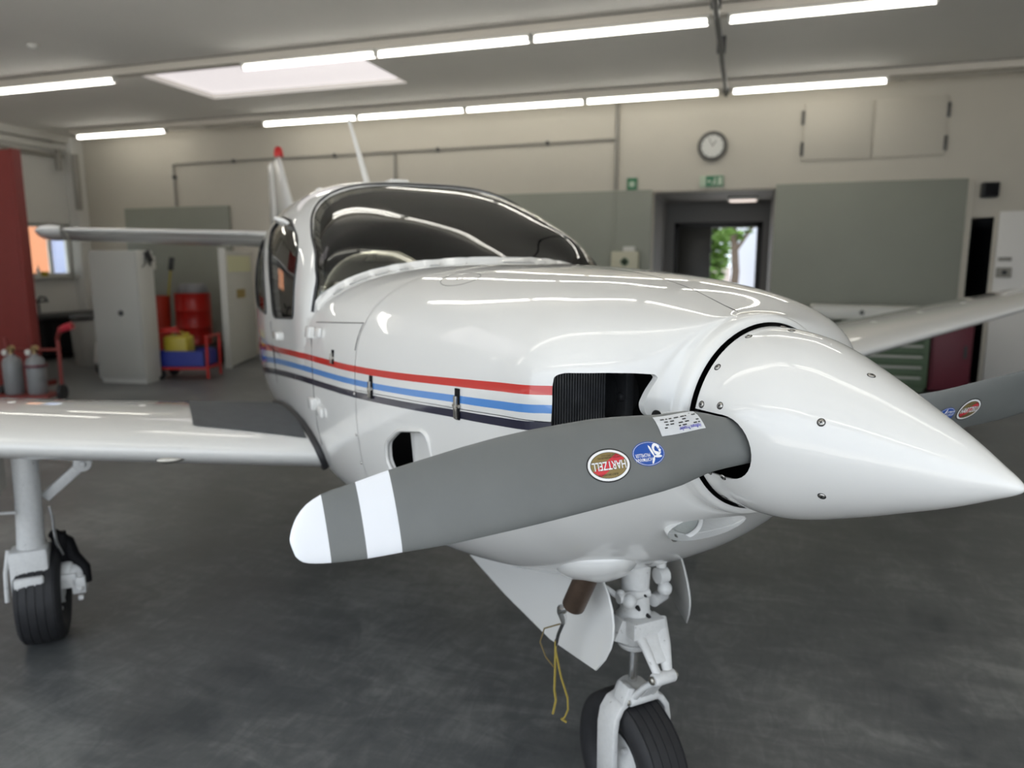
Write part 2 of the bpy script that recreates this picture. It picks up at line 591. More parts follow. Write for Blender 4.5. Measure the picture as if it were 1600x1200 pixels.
def finish_hull(me, name, parent):
    me.update()
    n_v = len(me.vertices)
    cache = {}
    for v in me.vertices:
        cache[v.index] = surf_normal(v.co)
    outer_face = []
    for p in me.polygons:
        c = p.center
        loc, n, fi, d, k = nearest_surf(c)
        o = d < .006 and p.normal.dot(n) > .25 and abs(p.normal.dot(n)) > .25
        outer_face.append(o)
        if o:
            p.material_index = 0
        elif d < SKIN * .98 and c.x > -0.2 and d >= 0 and abs(p.normal.dot(n)) < .8:
            p.material_index = 1
        else:
            p.material_index = 2 if c.x > 1.05 else 3
    a = me.attributes.new('stripe', 'FLOAT', 'POINT')
    a.data.foreach_set('value', [stripe_t(v.co.x, v.co.z) for v in me.vertices])
    a = me.attributes.new('stripe_side', 'FLOAT', 'POINT')
    a.data.foreach_set('value', [1.0 if (v.co.y > .30 or (v.co.y < -.30 and v.co.x > .3) or v.co.x > .5) else 0.0 for v in me.vertices])
    nrm = [None] * len(me.loops)
    for p, o in zip(me.polygons, outer_face):
        for li in p.loop_indices:
            vi = me.loops[li].vertex_index
            n = cache[vi][0]
            if o and n.dot(p.normal) > .2:
                nrm[li] = n
            else:
                nrm[li] = p.normal
    me.polygons.foreach_set('use_smooth', [True] * len(me.polygons))
    me.normals_split_custom_set([tuple(n) for n in nrm])
    me.materials.clear()
    for m in ('hull', 'white', 'inner', 'enginebay'):
        me.materials.append(M[m])
    o = bpy.data.objects.new(name, me)
    COL.objects.link(o)
    o.parent = parent
    return o

def cut_half(me, co, no, keep_pos):
    bm = bmesh.new(); bm.from_mesh(me)
    g = bm.verts[:] + bm.edges[:] + bm.faces[:]
    bmesh.ops.bisect_plane(bm, geom=g, dist=1e-5, plane_co=co, plane_no=no, clear_inner=keep_pos, clear_outer=not keep_pos)
    out = bpy.data.meshes.new('half'); bm.to_mesh(out); bm.free()
    return out
SEAM_S = 1.03
fus = cut_half(hull, (SEAM_S + .0015, 0, 0), (1, 0, 0), True)
cowl = cut_half(hull, (SEAM_S - .0015, 0, 0), (1, 0, 0), False)
k = -.065
up_n = Vector((-k, 0, 1)).normalized()
sp = Vector((0, 0, 1.266))
cowl_up = cut_half(cowl, sp + up_n * .0009, up_n, True)
cowl_lo = cut_half(cowl, sp - up_n * .0009, up_n, False)
fuselage = finish_hull(fus, 'fuselage', plane)
upper_cowling = finish_hull(cowl_up, 'upper_cowling', plane)
lower_cowling = finish_hull(cowl_lo, 'lower_cowling', plane)

# canopy glass
gl = boolean(mesh_of(loftB(.004), 'g0'), [mesh_of(loftB(.009), 'g1')])
def glass_part(name, cutter, label):
    me = boolean(gl, [cutter], 'INTERSECT')
    me.materials.clear()
    o = obj(name, me, 'canopyglass', plane, smooth=30)
    tag(o, label)
    return o
WSG = [(1.0, 1.30)] + [(s + .004, z) for s, z in WS[6:-6]]
glass_part('windshield', boolean(side_prism(WS), [mesh_of(loftA(-.012), 'ai2')]), 'dark wraparound windshield')
for (poly, nm) in ((WIN1, 'door_window'), (WIN2, 'rear_side_window')):
    glass_part(nm, side_prism(poly, .1, 1.2), 'dark tinted side pane')
    glass_part(nm, side_prism(poly, -1.2, -.1), 'dark tinted side pane')

def on_hull(s, z, side=1, lift=.0):
    """point of the skin at (s, z) on one side, lifted along the normal"""
    best = None
    for t, vn, fv, co in SURF:
        loc, n, fi, d = t.ray_cast(Vector((s, 2.0 * side, z)), Vector((0, -side, 0)))
        if loc is not None and (best is None or loc.y * side > best[0].y * side):
            best = (loc, n)
    loc, n = best
    if n.y * side < 0: n = -n
    return loc + n * lift, n

# windshield base flange with rivets (runs along the crease between deck and glass)
def deck_pt(y, s_guess):
    # crease: where canopy skin meets the deck, marching forward from inside the canopy
    lo, hi = 1.15, 2.0
    f = lambda s: zB(s, y) - zA(s, y)
    if f(hi) < 0: return None
    for _ in range(40):
        m = (lo + hi) / 2
        if f(m) > 0: hi = m
        else: lo = m
    return hi
def zA(s, y):
    b, zt, zm, nu = (lerp_tab(s, SA, t) for t in (BA, ZT, ZM, NU))
    if abs(y) >= b: return zm
    return zm + (zt - zm) * (1 - (abs(y) / b) ** nu) ** (1 / nu)
def zB(s, y):
    if s < SB[0]: return -9
    b, zt, nu = (lerp_tab(s, SB, t) for t in (BB, ZTB, NB))
    if abs(y) >= b: return -1
    return 1.25 + (zt - 1.25) * (1 - (abs(y) / b) ** nu) ** (1 / nu)
fl = []
for i in range(-46, 47):
    y = .60 * i / 46
    s = deck_pt(y, 1.3)
    if s is None: continue
    fl.append(Vector((s, y, zA(s, y))))
mb = MB()
rr = []
for i, p in enumerate(fl):
    t = (fl[min(i + 1, len(fl) - 1)] - fl[max(i - 1, 0)]).normalized()
    n = surf_normal(p)[0]
    fw = t.cross(n).normalized()
    if fw.x > 0: fw = -fw
    up = Vector((.55, 0, .83))
    rr.append([p + fw * .030 + n * .0015, p + fw * .030 + n * .0035, p + fw * .003 + n * .006, p + up * .019 + n * .004 - fw * .004, p + up * .019 - fw * .006, p - n * .004])
mb.rings(rr)
flange = obj('windshield_flange', mb, 'white', plane, smooth=50)
mb = MB()
for i in range(3, len(fl) - 3, 4):
    p = fl[i]; n = surf_normal(p)[0]
    t = (fl[i + 1] - fl[i - 1]).normalized(); fw = t.cross(n).normalized()
    if fw.x > 0: fw = -fw
    q = p + fw * .017 + n * .005
    mb.lathe(q - n * .001, q + n * .0015, [(0, .0042), (.6, .0036), (1, .001)], 8)
obj('rivet_row', mb, 'screw', flange, smooth=50)['kind'] = 'stuff'

# window and windshield edge trim
def rim(poly, side, name, r, m='white'):
    pts = []
    for s, z in poly:
        p, n = on_hull(s, z, side, .001)
        pts.append(p)
    pts.append(pts[0]); pts.append(pts[1])
    mb = MB(); mb.tube(pts, r, 6)
    return obj(name, mb, m, plane, smooth=60)
for sd in (1, -1):
    rim(WIN1, sd, 'window_seal', .005, 'seal')
    rim(WIN2, sd, 'window_seal', .005, 'seal')
# windshield rear edge trim following the pillar and roof line
def canopy_pt(s, y, lift=.002):
    z = zB(s, y)
    return Vector((s, y, z + lift))
edge = []
def ws_line(z):
    tab = WSL
    return lerp_tab(z, [t[1] for t in tab], [t[0] for t in tab])
for i in range(0, 41):
    z = 1.40 + (1.80 - 1.40) * i / 40
    p, n = on_hull(ws_line(z), z, 1, .001)
    edge.append(p)
y0 = edge[-1].y
for i in range(1, 41):
    y = y0 * (1 - i / 20)
    # solve the top line
    s = 2.1
    for _ in range(30): s = .5 * s + .5 * ws_line(zB(s, y))
    edge.append(canopy_pt(s, y))
for i in range(39, -1, -1):
    z = 1.40 + (1.80 - 1.40) * i / 40
    p, n = on_hull(ws_line(z), z, -1, .001)
    edge.append(p)
mb = MB(); mb.tube(edge, .006, 6)
obj('windshield_seal', mb, 'seal', plane, smooth=60)
mb = MB(); mb.tube([p + Vector((.014, 0, .002)) for p in edge], .009, 8, flat=.6)
obj('windshield_trim', mb, 'white', plane, smooth=60)

# interior: firewall, dash, seats
mb = MB()
mb.rings([[(1.045, r, z) for r, z in full(secA(1.045, .02, 24))], [(1.06, r, z) for r, z in full(secA(1.045, .02, 24))]])
obj('firewall', mb, 'panel', plane)
mb = MB()
gs = []
for i in range(25):
    y = -.555 + 1.11 * i / 24
    s0 = min((deck_pt(y * .98, 1.3) or 1.58), 1.60) + .025
    zt = zA(s0, y) - .03
    gs.append([(s0, y, zt), (1.72, y, 1.49 - .12 * abs(y / .56) ** 3), (1.74, y, 1.45 - .12 * abs(y / .56) ** 3), (1.72, y, 1.10), (s0, y, 1.10)])
mb.rings(gs)
dash = obj('instrument_panel', mb, 'panel', plane)
def seat(y, s):
    mb = MB()
    mb.box((s + .22, y, .95), (.46, .44, .14)); mb.box((s + .50, y, 1.28), (.13, .44, .62), Matrix.Rotation(rad(12), 3, 'Y'))
    o = obj('seat', mb, 'seat', plane, bevel=.04, seg=3)
    mb = MB(); mb.box((s + .585, y, 1.66), (.09, .26, .15), Matrix.Rotation(rad(12), 3, 'Y'))
    obj('headrest', mb, 'seat', o, bevel=.03, seg=3)
    mb = MB(); mb.bx(s + .02, s + .42, y - .17, y + .17, .66, .885)
    obj('seat_base', mb, 'panel', o)
for y in (.27, -.27):
    seat(y, 2.05); seat(y, 2.95)
for y in (.27, -.27):
    mb = MB()
    mb.tube([(1.83, y - .16, 1.34), (1.83, y - .15, 1.27), (1.82, y, 1.24), (1.83, y + .15, 1.27), (1.83, y + .16, 1.34)], .014, 8)
    mb.cyl((1.71, y, 1.25), (1.82, y, 1.25), .014)
    obj('control_yoke', mb, 'panel', plane)
for y in (.25, -.25):
    mb = MB(); mb.box((2.18, y, 1.815), (.13, .34, .012), Matrix.Rotation(rad(25), 3, 'Y'))
    obj('sun_visor', mb, 'inner', plane, bevel=.005)

# engine behind the intakes
mb = MB()
mb.bx(.36, .98, -.34, .34, .98, 1.36)
eng = obj('engine', mb, 'enginebay', plane)
for sd in (1, -1):
    mb = MB()
    for i in range(21):                       # cylinder cooling fins, thin upright plates
        y = .283 + i * .0062
        mb.bx(.172, .36, sd * y - .0016, sd * y + .0016, 1.15, 1.362)
    o = obj('cooling_fins', mb, 'engine', eng, smooth=0); o['kind'] = 'stuff'
    mb = MB()
    for i in range(15):
        y = .212 + i * .0042
        mb.lathe((.285, sd * y, 1.278), (.285, sd * (y + .0014), 1.278), [(0, .058), (1, .058)], 20)
    mb.cyl((.285, sd * .15, 1.278), (.285, sd * .28, 1.278), .048)
    o = obj('cylinder_barrel_fins', mb, 'engine', eng); o['kind'] = 'stuff'
    mb = MB(); mb.bx(.20, .35, sd * .20 - .010, sd * .20 + .010, 1.16, 1.36)
    for zz in (1.22, 1.28, 1.34):
        mb.cyl((.215, sd * .205, zz), (.215, sd * .220, zz), .010, n=8)
    obj('cylinder_flange', mb, 'engine', eng, bevel=.003)
    mb = MB(); mb.bx(.19, .36, sd * .30 - .11, sd * .30 + .11, 1.14, 1.20); mb.cyl((.22, sd * .25, 1.20), (.22, sd * .25, 1.225), .02, n=8)
    obj('engine_baffle', mb, 'engine', eng, bevel=.004)
    mb = MB(); mb.bx(.345, .359, sd * .30 - .12, sd * .30 + .12, 1.14, 1.37)
    obj('rear_baffle', mb, 'enginebay', eng)
    # white ramp plate inside the side vent
    mb = MB()
    mb.prism([(.590, -.010), (.70, -.016), (.752, -.026), (.752, -.032), (.590, -.016)], lambda s, d: (s, sd * (.507 + d + .17 * (s - .59)), .96), lambda s, d: (s, sd * (.522 + d + .17 * (s - .59)), 1.155))
    obj('vent_ramp', mb, 'white', plane)
    mb = MB()
    for (s, z) in (VENT + [VENT[0]]): pass
    pts = [on_hull(s, z, sd, .0)[0] for s, z in VENT] ; pts += pts[:2]
    mb.tube(pts, .006, 6)
    obj('vent_lip', mb, 'white', plane, smooth=60)

# latches on the cowl
def latch(s, z0, z1, label=None):
    for sd in (1, -1):
        a, n = on_hull(s, z1, sd); b, n2 = on_hull(s, z0, sd)
        c = (a + b) / 2
        up = (a - b).normalized(); h = (a - b).length; fw = up.cross(n).normalized()
        R = Matrix((fw, n, up)).transposed()
        mb = MB(); mb.box(c + n * .002, (.017, .006, h), R)
        root = obj('cowl_latch', mb, 'black', plane, bevel=.001)
        mb = MB(); mb.box(c + n * .0075 + up * (-h * .10), (.011, .007, h * .72), R); mb.box(c + n * .010 - up * h * .12, (.008, .006, h * .2), R)
        obj('latch_lever', mb, 'steel', root, bevel=.0015)
        mb = MB(); mb.cyl(c + n * .006 + fw * .012 - up * h * .05, c + n * .006 - fw * .012 - up * h * .05, .004, n=10)
        obj('latch_pin', mb, 'steel', root)
latch(.448, 1.211, 1.284)
latch(.905, 1.192, 1.257)
latch(1.238, 1.252, 1.297)
def bump_part(name, s, z, d, m='white', lift=.006, bevel=.004, sides=(1, -1)):
    for sd in sides:
        c, n = on_hull(s, z, sd)
        up = (Vector((0, 0, 1)) - n * n.z).normalized(); fw = up.cross(n).normalized()
        R = Matrix((fw, n, up)).transposed()
        mb = MB(); mb.box(c + n * lift, d, R)
        obj(name, mb, m, plane, bevel=bevel)
bump_part('door_hinge', 1.527, 1.330, (.06, .022, .040))
bump_part('door_hinge', 1.42, 1.338, (.07, .012, .032))
bump_part('door_hinge', 1.507, 1.080, (.06, .022, .040))
bump_part('door_hinge', 1.41, 1.066, (.07, .012, .032))
bump_part('door_handle', 2.18, 1.265, (.12, .02, .03))
# door gap, fine dark line round the cabin door
DG = [(1.70, .93), (1.705, 1.10), (1.71, 1.30), (1.74, 1.34)]
for sd in (1, -1):
    mb = MB(); mb.tube([on_hull(s, z, sd, -.001)[0] for s, z in [(1.49, .93), (1.495, 1.0), (1.50, 1.1), (1.505, 1.2), (1.51, 1.30), (1.53, 1.345)]], .0028, 6)
    obj('door_gap', mb, 'seal', plane); mb = MB()
    mb.tube([on_hull(s, z, sd, -.001)[0] for s, z in [(2.36, .93), (2.38, 1.05), (2.40, 1.2), (2.40, 1.31)]], .0028, 6)
    obj('door_gap', mb, 'seal', plane)
    mb = MB(); mb.tube([on_hull(1.04 + .034 * i, 1.395 - .002 * i, sd, .0)[0] for i in range(14)], .0016, 6)
    obj('skin_joint', mb, 'seal', plane); mb = MB()
    mb.tube([on_hull(1.04, 1.395 - .02 * i, sd, 0)[0] for i in range(5)], .0018, 6)
    obj('skin_joint', mb, 'seal', plane)
for sd in (1, -1):
    for s, z in [(1.045, 1.06), (1.045, .97), (1.04, 1.185)]:
        p, n = on_hull(s, z, sd); mb = MB(); mb.lathe(p, p + n * .003, [(0, .006), (1, .003)], 8)
        obj('screw', mb, 'screw', plane)

def top_pt(s, y):
    best = None
    loc, n, fi, d = SURF[0][0].ray_cast(Vector((s, y, 3.0)), Vector((0, 0, -1)))
    return loc
mb = MB(); mb.tube([top_pt(.82 + .085 * math.cos(2 * PI * i / 32), .345 + .05 * math.sin(2 * PI * i / 32)) for i in range(34)], .0008, 6)
obj('oil_door_joint', mb, 'seal', upper_cowling)
mb = MB(); mb.tube([top_pt(.82 + .012 * math.cos(2 * PI * i / 12), .345 + .012 * math.sin(2 * PI * i / 12)) for i in range(14)], .0009, 6)
obj('oil_door_button', mb, 'screw', upper_cowling)
mb = MB(); mb.tube([top_pt(.08 + .0455 * i, .02 - .005 * i * .4) for i in range(20)], .0009, 6)
obj('hinge_line', mb, 'seal', upper_cowling)
# small fittings on the cowl between intake and spinner
def front_pt(y, z):
    return SURF[0][0].ray_cast(Vector((-1, y, z)), Vector((1, 0, 0)))[0]
q = front_pt(.243, 1.274)
mb = MB(); mb.lathe(q + Vector((.008, 0, 0)), q - Vector((.012, 0, 0)), [(0, .009), (.7, .009), (1, .006)], 14); obj('cowl_pin', mb, 'black', upper_cowling)
mb = MB(); mb.tube([front_pt(.238 - .01 * i_, 1.272) - Vector((.004, 0, 0)) for i_ in range(4)], .007, 10); obj('cowl_pin_sleeve', mb, 'whitegear', upper_cowling)

# spinner
SPS = [.005, -.03, -.065, -.1, -.135, -.17, -.21, -.26, -.31, -.355, -.4, -.43, -.458, -.475, -.486, -.4925, -.495]
def spin_R(s):
    return lerp_tab(-s, [-.005, .04, .1, .15, .21, .26, .31, .4, .458, .485, .493, .495], [.1865, .1855, .178, .164, .141, .1205, .0985, .0575, .0265, .0115, .005, 0.0005])
def spin_zc(s): return ZC0 + .0223 * s
def spin_mesh(off, s0):
    mb = MB(); rs = []
    ss = [s0 - (s0 + .495 - off * 1.5) * (1 - (1 - i / 44) ** 1.5) for i in range(45)]
    for s in ss:
        R = max(spin_R(s - off) - off, 3e-4)
        rs.append([(s, R * math.cos(2 * PI * i / 96), spin_zc(s) + R * math.sin(2 * PI * i / 96)) for i in range(96)])
    mb.rings(rs)
    return mesh_of(mb, 'sp')
PHI = -.06
HUB = Vector((-.12, 0, spin_zc(-.12)))
sp_shell = boolean(spin_mesh(0, .005), [spin_mesh(.004, .02)])
def hole(sd):
    mb = MB()
    poly = []
    for i in range(17):
        a = -PI / 2 + PI * i / 16
        poly.append((-.066 - .066 * math.cos(a), .062 * math.sin(a) - .014))
    poly += [(.03, .048), (.03, -.076)]
    mb.prism(poly, lambda s, z: (s, sd * .05, HUB.z + sd * PHI * .05 + z), lambda s, z: (s, sd * .3, HUB.z + sd * PHI * .3 + z * 1.0))
    return mesh_of(mb, 'h')
sp_shell = boolean(sp_shell, [hole(1), hole(-1)])
sp_shell.materials.clear()
spinner = obj('spinner', sp_shell, 'white', plane, smooth=32)
mb = MB(); mb.lathe((.0, 0, ZC0), (.012, 0, ZC0), [(0, .182), (1, .182)], 64)
obj('spinner_backplate', mb, 'black', spinner)
mb = MB(); mb.lathe((.03, 0, HUB.z), (-.25, 0, HUB.z), [(0, .09), (.3, .11), (.7, .10), (1, .05)], 32)
obj('propeller_hub', mb, 'black', spinner)
def screw(s, ang):
    R = spin_R(s); a = rad(ang)
    n = Vector((0, math.cos(a), math.sin(a)))
    sl = (spin_R(s - .004) - spin_R(s + .004)) / .008     # dR/d(-s)
    p = Vector((s, 0, spin_zc(s))) + n * R
    nn = (n + Vector((sl, 0, 0))).normalized()
    mb = MB()
    mb.lathe(p - nn * .0005, p + nn * .0022, [(0, .0062), (.35, .0060), (.8, .0045), (1, .0028)], 14, 0)
    q = Vector((0, 0, 1)).rotation_difference(nn).to_matrix()
    mb.box(p + nn * .0021, (.0062, .0014, .0007), q, 1); mb.box(p + nn * .00215, (.0014, .0062, .0007), q, 1)
    mb.lathe(p - nn * .0004, p + nn * .0003, [(0, .0072), (1, .0072)], 14, 1)
    obj('screw', mb, ['screw', 'black'], spinner, smooth=50, fixn=True)
for s, a in [(-.010, 38), (-.012, 66.5), (-.009, 13.8), (-.010, 95), (-.010, 122), (-.010, 150), (-.006, -54), (-.006, -80), (-.006, -105), (-.006, -130),
             (-.056, 16), (-.056, -28.5), (-.056, 87.5), (-.02, -28), (-.02, -65), (-.056, 150),
             (-.236, 24), (-.236, -36), (-.243, 83), (-.24, 144), (-.24, 204), (-.24, 264)]:
    screw(s, a)

# propeller blades: outline offsets measured along the blade (up = towards +a, lo = towards -a)
RHO = [.10, .14, .17, .21, .26, .33, .40, .47, .58, .66, .74, .82, .87, .91, .935, .952, .962, .966]
UP = [.034, .037, .040, .053, .066, .073, .081, .086, .087, .084, .0765, .068, .0605, .055, .046, .032, .016, .005]
LO = [-.034, -.036, -.036, -.036, -.035, -.038, -.041, -.043, -.046, -.047, -.047, -.043, -.041, -.037, -.033, -.028, -.018, -.001]
BET = [34, 34, 34, 33, 32, 30, 28, 26.5, 24, 22, 20.5, 19, 18, 17.5, 17, 17, 17, 17]
TK = [.060, .056, .050, .042, .035, .030, .027, .024, .019, .016, .0135, .011, .0095, .008, .007, .006, .004, .001]
def blade_frame(sd):
    er = Vector((0, sd * math.cos(PHI), sd * math.sin(PHI)))
    ea = Vector((0, -sd * math.sin(PHI), sd * math.cos(PHI))) if True else None
    return er, ea
def blade_pt(sd, rho, x, h, scale_up=1.0, front=True):
    """x in 0..1 from lower to upper outline edge; h offset off the face (front cambered face)"""
    er, ea = blade_frame(sd)
    up, lo = lerp_tab(rho, RHO, UP), lerp_tab(rho, RHO, LO)
    if sd < 0:
        up, lo = up * .93, lo * .95
    be = rad(lerp_tab(rho, RHO, BET)); tk = lerp_tab(rho, RHO, TK)
    a = lo + (up - lo) * x
    aft = Vector((1, 0, 0))
    n = (-aft * math.cos(be) + ea * math.sin(be))
    sh = (2.6 * math.sqrt(max(x, 0)) - 2.6 * x) if rho > .2 else 0
    e = max(0.0, 4 * x * (1 - x))
    k = min(1, max(0, (rho - .16) / .1))
    prof = (1 - k) * math.sqrt(e) * .5 + k * (e ** .62) * .78
    back = (1 - k) * math.sqrt(e) * .5 + k * (e ** .7) * .22
    rk = min(1.0, max(0.0, (.36 - rho) / .16))
    base = HUB + er * rho + ea * a + aft * (a * math.tan(be) + .030 * rk * rk * (3 - 2 * rk))
    return base + n * ((prof * tk + h) if front else (-back * tk)), n
XS = [0, .006, .02, .05, .1, .18, .28, .4, .52, .64, .75, .85, .92, .965, .988, 1.0]
RS = sorted(set([.10, .12, .14, .155, .17, .19, .21, .235, .26, .29, .33, .37, .42, .47, .52, .58, .64, .70, .74, .78, .818, .8185, .845, .868, .8685, .89, .9025, .9165, .917, .928, .938, .946, .953, .958, .962, .9645, .966]))
BLADES = []
for sd, nm in ((1, 'a'), (-1, 'b')):
    mb = MB()
    rs = []
    for rho in RS:
        ring = [blade_pt(sd, rho, x, 0)[0] for x in XS] + [blade_pt(sd, rho, x, 0, front=False)[0] for x in XS[-2:0:-1]]
        rs.append(ring)
    mb.rings(rs)
    n = len(rs[0])
    for fi in range(len(mb.f) - 2):
        r0 = RS[fi // n]
        mb.m[fi] = 1 if (.8185 <= r0 < .868 or r0 >= .917) else 0
    b = obj('propeller_blade', mb, ['bladegrey', 'bladewhite'], plane, smooth=60)
    BLADES.append(b)

# stickers on the blades (flat print): (rho, chord) maps onto the front face; text reads towards the tip
M['st_black'] = mat('print_black', (.008, .008, .008), .35)
M['st_white'] = mat('print_white', (.85, .85, .85), .35)
M['st_gold'] = mat('print_gold', (.27, .20, .075), .35, metal=.3)
M['st_red'] = mat('print_red', (.62, .035, .05), .35)
M['st_blue'] = mat('print_blue', (.012, .075, .36), .3)
M['st_label'] = mat('label_silver_white', (.66, .68, .70), .3)
M['st_violet'] = mat('print_violet_blue', (.06, .05, .48), .35)
PRINT = ['st_black', 'st_white', 'st_gold', 'st_red', 'st_blue', 'st_label', 'st_violet']
def put(sd, mb, rho0, a0, vs, fs, layer, mi, ang=0.0):
    ca, sa = math.cos(ang), math.sin(ang)
    out = []
    for u, v in vs:
        u, v = u * ca - v * sa, u * sa + v * ca
        rho = rho0 + u
        up, lo = lerp_tab(rho, RHO, UP), lerp_tab(rho, RHO, LO)
        a = a0 - v
        if sd < 0: up, lo = up * .93, lo * .95
        x = (a - lo) / (up - lo)
        out.append(blade_pt(sd, rho, min(max(x, 0.005), .995), .0005 + .00022 * layer)[0])
    mb.add(out, fs, mi)
def disc(a, b, n=48, r0=0.0):
    """elliptic disc as a polar grid so that it bends with the blade"""
    vs, fs = [], []
    K = 5
    for k in range(K + 1):
        t = r0 + (1 - r0) * k / K
        vs += [(a * t * math.cos(2 * PI * i / n), b * t * math.sin(2 * PI * i / n)) for i in range(n)]
    for k in range(K):
        for i in range(n):
            j = (i + 1) % n
            fs.append([k * n + i, k * n + j, (k + 1) * n + j, (k + 1) * n + i])
    return vs, fs
def band_in_ellipse(a, b, ang, w):
    vs, fs = [], []
    ca, sa = math.cos(ang), math.sin(ang)
    K = 24
    # sample along the band direction; clip both edges with the ellipse
    T = []
    for side in (-w, w):
        px, py = -sa * side, ca * side
        A = (ca / a) ** 2 + (sa / b) ** 2; B = 2 * (px * ca / a ** 2 + py * sa / b ** 2); C = (px / a) ** 2 + (py / b) ** 2 - 1
        d = math.sqrt(max(B * B - 4 * A * C, 0)); T.append(((-B - d) / (2 * A), (-B + d) / (2 * A), px, py))
    for k in range(K + 1):
        for (t0, t1, px, py) in T:
            t = t0 + (t1 - t0) * k / K
            vs.append((px + ca * t, py + sa * t))
    for k in range(K):
        fs.append([2 * k, 2 * k + 1, 2 * k + 3, 2 * k + 2])
    return vs, fs
def sticker_maker(sd, b, rho0, a0, ang):
    mb = MB(); A_, B_ = .0405, .0245
    P = lambda vf, layer, mi, dx=0, dy=0: put(sd, mb, rho0, a0, [(u + dx, v + dy) for u, v in vf[0]], vf[1], layer, mi, ang)
    P(disc(A_, B_), 0, 0)
    P(disc(A_ * .945, B_ * .92), 1, 1)
    P(disc(A_ * .835, B_ * .775), 2, 0)
    P(disc(A_ * .815, B_ * .75), 3, 2)
    P(band_in_ellipse(A_ * .815, B_ * .75, rad(26), .0066), 4, 3)
    P(text_mesh('HARTZELL', .0172, .0006, sx=.77), 5, 0)
    P(text_mesh('HARTZELL', .0172, .0002, sx=.77), 6, 1)
    P(text_mesh('BUILT ON HONOR', .0042, 0), 5, 0, .004, .0134)
    P(text_mesh('HARTZELL PROPELLER INC', .0036, 0), 5, 0, -.003, -.0108)
    P(text_mesh('PIQUA OHIO U.S.A.', .0036, 0), 5, 0, -.004, -.0143)
    obj('maker_sticker', mb, PRINT, b, smooth=0, fixn=False)
def sticker_service(sd, b, rho0, a0, ang):
    mb = MB(); A_, B_ = .0310, .0182
    P = lambda vf, layer, mi, dx=0, dy=0: put(sd, mb, rho0, a0, [(u + dx, v + dy) for u, v in vf[0]], vf[1], layer, mi, ang)
    P(disc(A_, B_), 0, 4)
    P(disc(A_ * .955, B_ * .93), 1, 1)
    P(disc(A_ * .935, B_ * .90), 2, 4)
    P(text_mesh('HOFFMANN', .0074, .00004, sx=.80), 3, 1, .0105, .0082)
    P(text_mesh('PROPELLER', .0074, .00004, sx=.76), 3, 1, .0120, .0016)
    P(text_mesh('precision you can trust', .0030, 0, sx=.8), 3, 1, .0085, -.0083) if False else None
    # white head with a three blade propeller in front of it
    head = [(-.0085, -.0040), (-.0080, -.0085), (-.0105, -.0125), (-.0150, -.0143), (-.0195, -.0130), (-.0225, -.0095), (-.0228, -.0060), (-.0250, -.0030), (-.0232, -.0018), (-.0235, .0008), (-.0205, .0034), (-.0160, .0042), (-.0120, .0020)]
    P((head, [list(range(len(head)))]), 3, 1)
    def petal(x, y, ang2, L, w):
        c, s_ = math.cos(ang2), math.sin(ang2)
        pts = [(0, -w * .4), (L * .35, -w), (L * .8, -w * .8), (L, 0), (L * .8, w * .8), (L * .35, w), (0, w * .4)]
        return ([(x + c * u - s_ * v, y + s_ * u + c * v) for u, v in pts], [list(range(7))])
    for an, L_ in ((rad(-66), .0195), (rad(60), .0125), (rad(177), .0150)):
        P(petal(-.0095, .0052, an, L_, .0020), 4, 1)
    for (x0, y0, w_, h_) in ((-.0165, -.0062, .0046, .0011), (-.0222, -.0062, .0030, .0011), (-.0215, -.0008, .0034, .0008), (-.0198, -.0040, .0010, .0022)):
        P(([(x0, y0), (x0 + w_, y0), (x0 + w_, y0 + h_), (x0, y0 + h_)], [[0, 1, 2, 3]]), 5, 4)
    obj('service_sticker', mb, PRINT, b, smooth=0, fixn=False)
def sticker_label(sd, b, rho0, a0, ang):
    mb = MB(); W_, H_ = .054, .0165
    P = lambda vf, layer, mi, dx=0, dy=0: put(sd, mb, rho0, a0, [(u + dx, v + dy) for u, v in vf[0]], vf[1], layer, mi, ang)
    def grid(w, h, nx=14, ny=4):
        vs = [(-w + 2 * w * i / nx, -h + 2 * h * j / ny) for j in range(ny + 1) for i in range(nx + 1)]
        return vs, [[j * (nx + 1) + i, j * (nx + 1) + i + 1, (j + 1) * (nx + 1) + i + 1, (j + 1) * (nx + 1) + i] for j in range(ny) for i in range(nx)]
    P(grid(W_, H_), 0, 5)
    P(text_mesh('Hoffmann Propeller', .0088, .0001, sx=.8), 2, 6, -.018, .0098)
    random.seed(3)
    for r in range(4):                       # rows of print too small to read
        x = -.048
        y = .0035 - r * .0048
        while x < .040:
            w_ = random.uniform(.004, .012)
            if random.random() < .72:
                P(([(x, y), (x + w_, y), (x + w_, y + .0019), (x, y + .0019)], [[0, 1, 2, 3]]), 2, 0)
            x += w_ + random.uniform(.0015, .006)
    obj('data_label', mb, PRINT, b, smooth=0, fixn=False)
def a_of(sd, rho, z):
    return (z - HUB.z - sd * rho * math.sin(PHI)) / math.cos(PHI) * (1 if sd > 0 else 1)
sticker_maker(1, BLADES[0], .468, .012, rad(-4))
sticker_service(1, BLADES[0], .390, .016, rad(-4))
sticker_label(1, BLADES[0], .298, .048, rad(-5))
sticker_maker(-1, BLADES[1], .440, .012, rad(-4))
sticker_service(-1, BLADES[1], .360, .012, rad(-4))

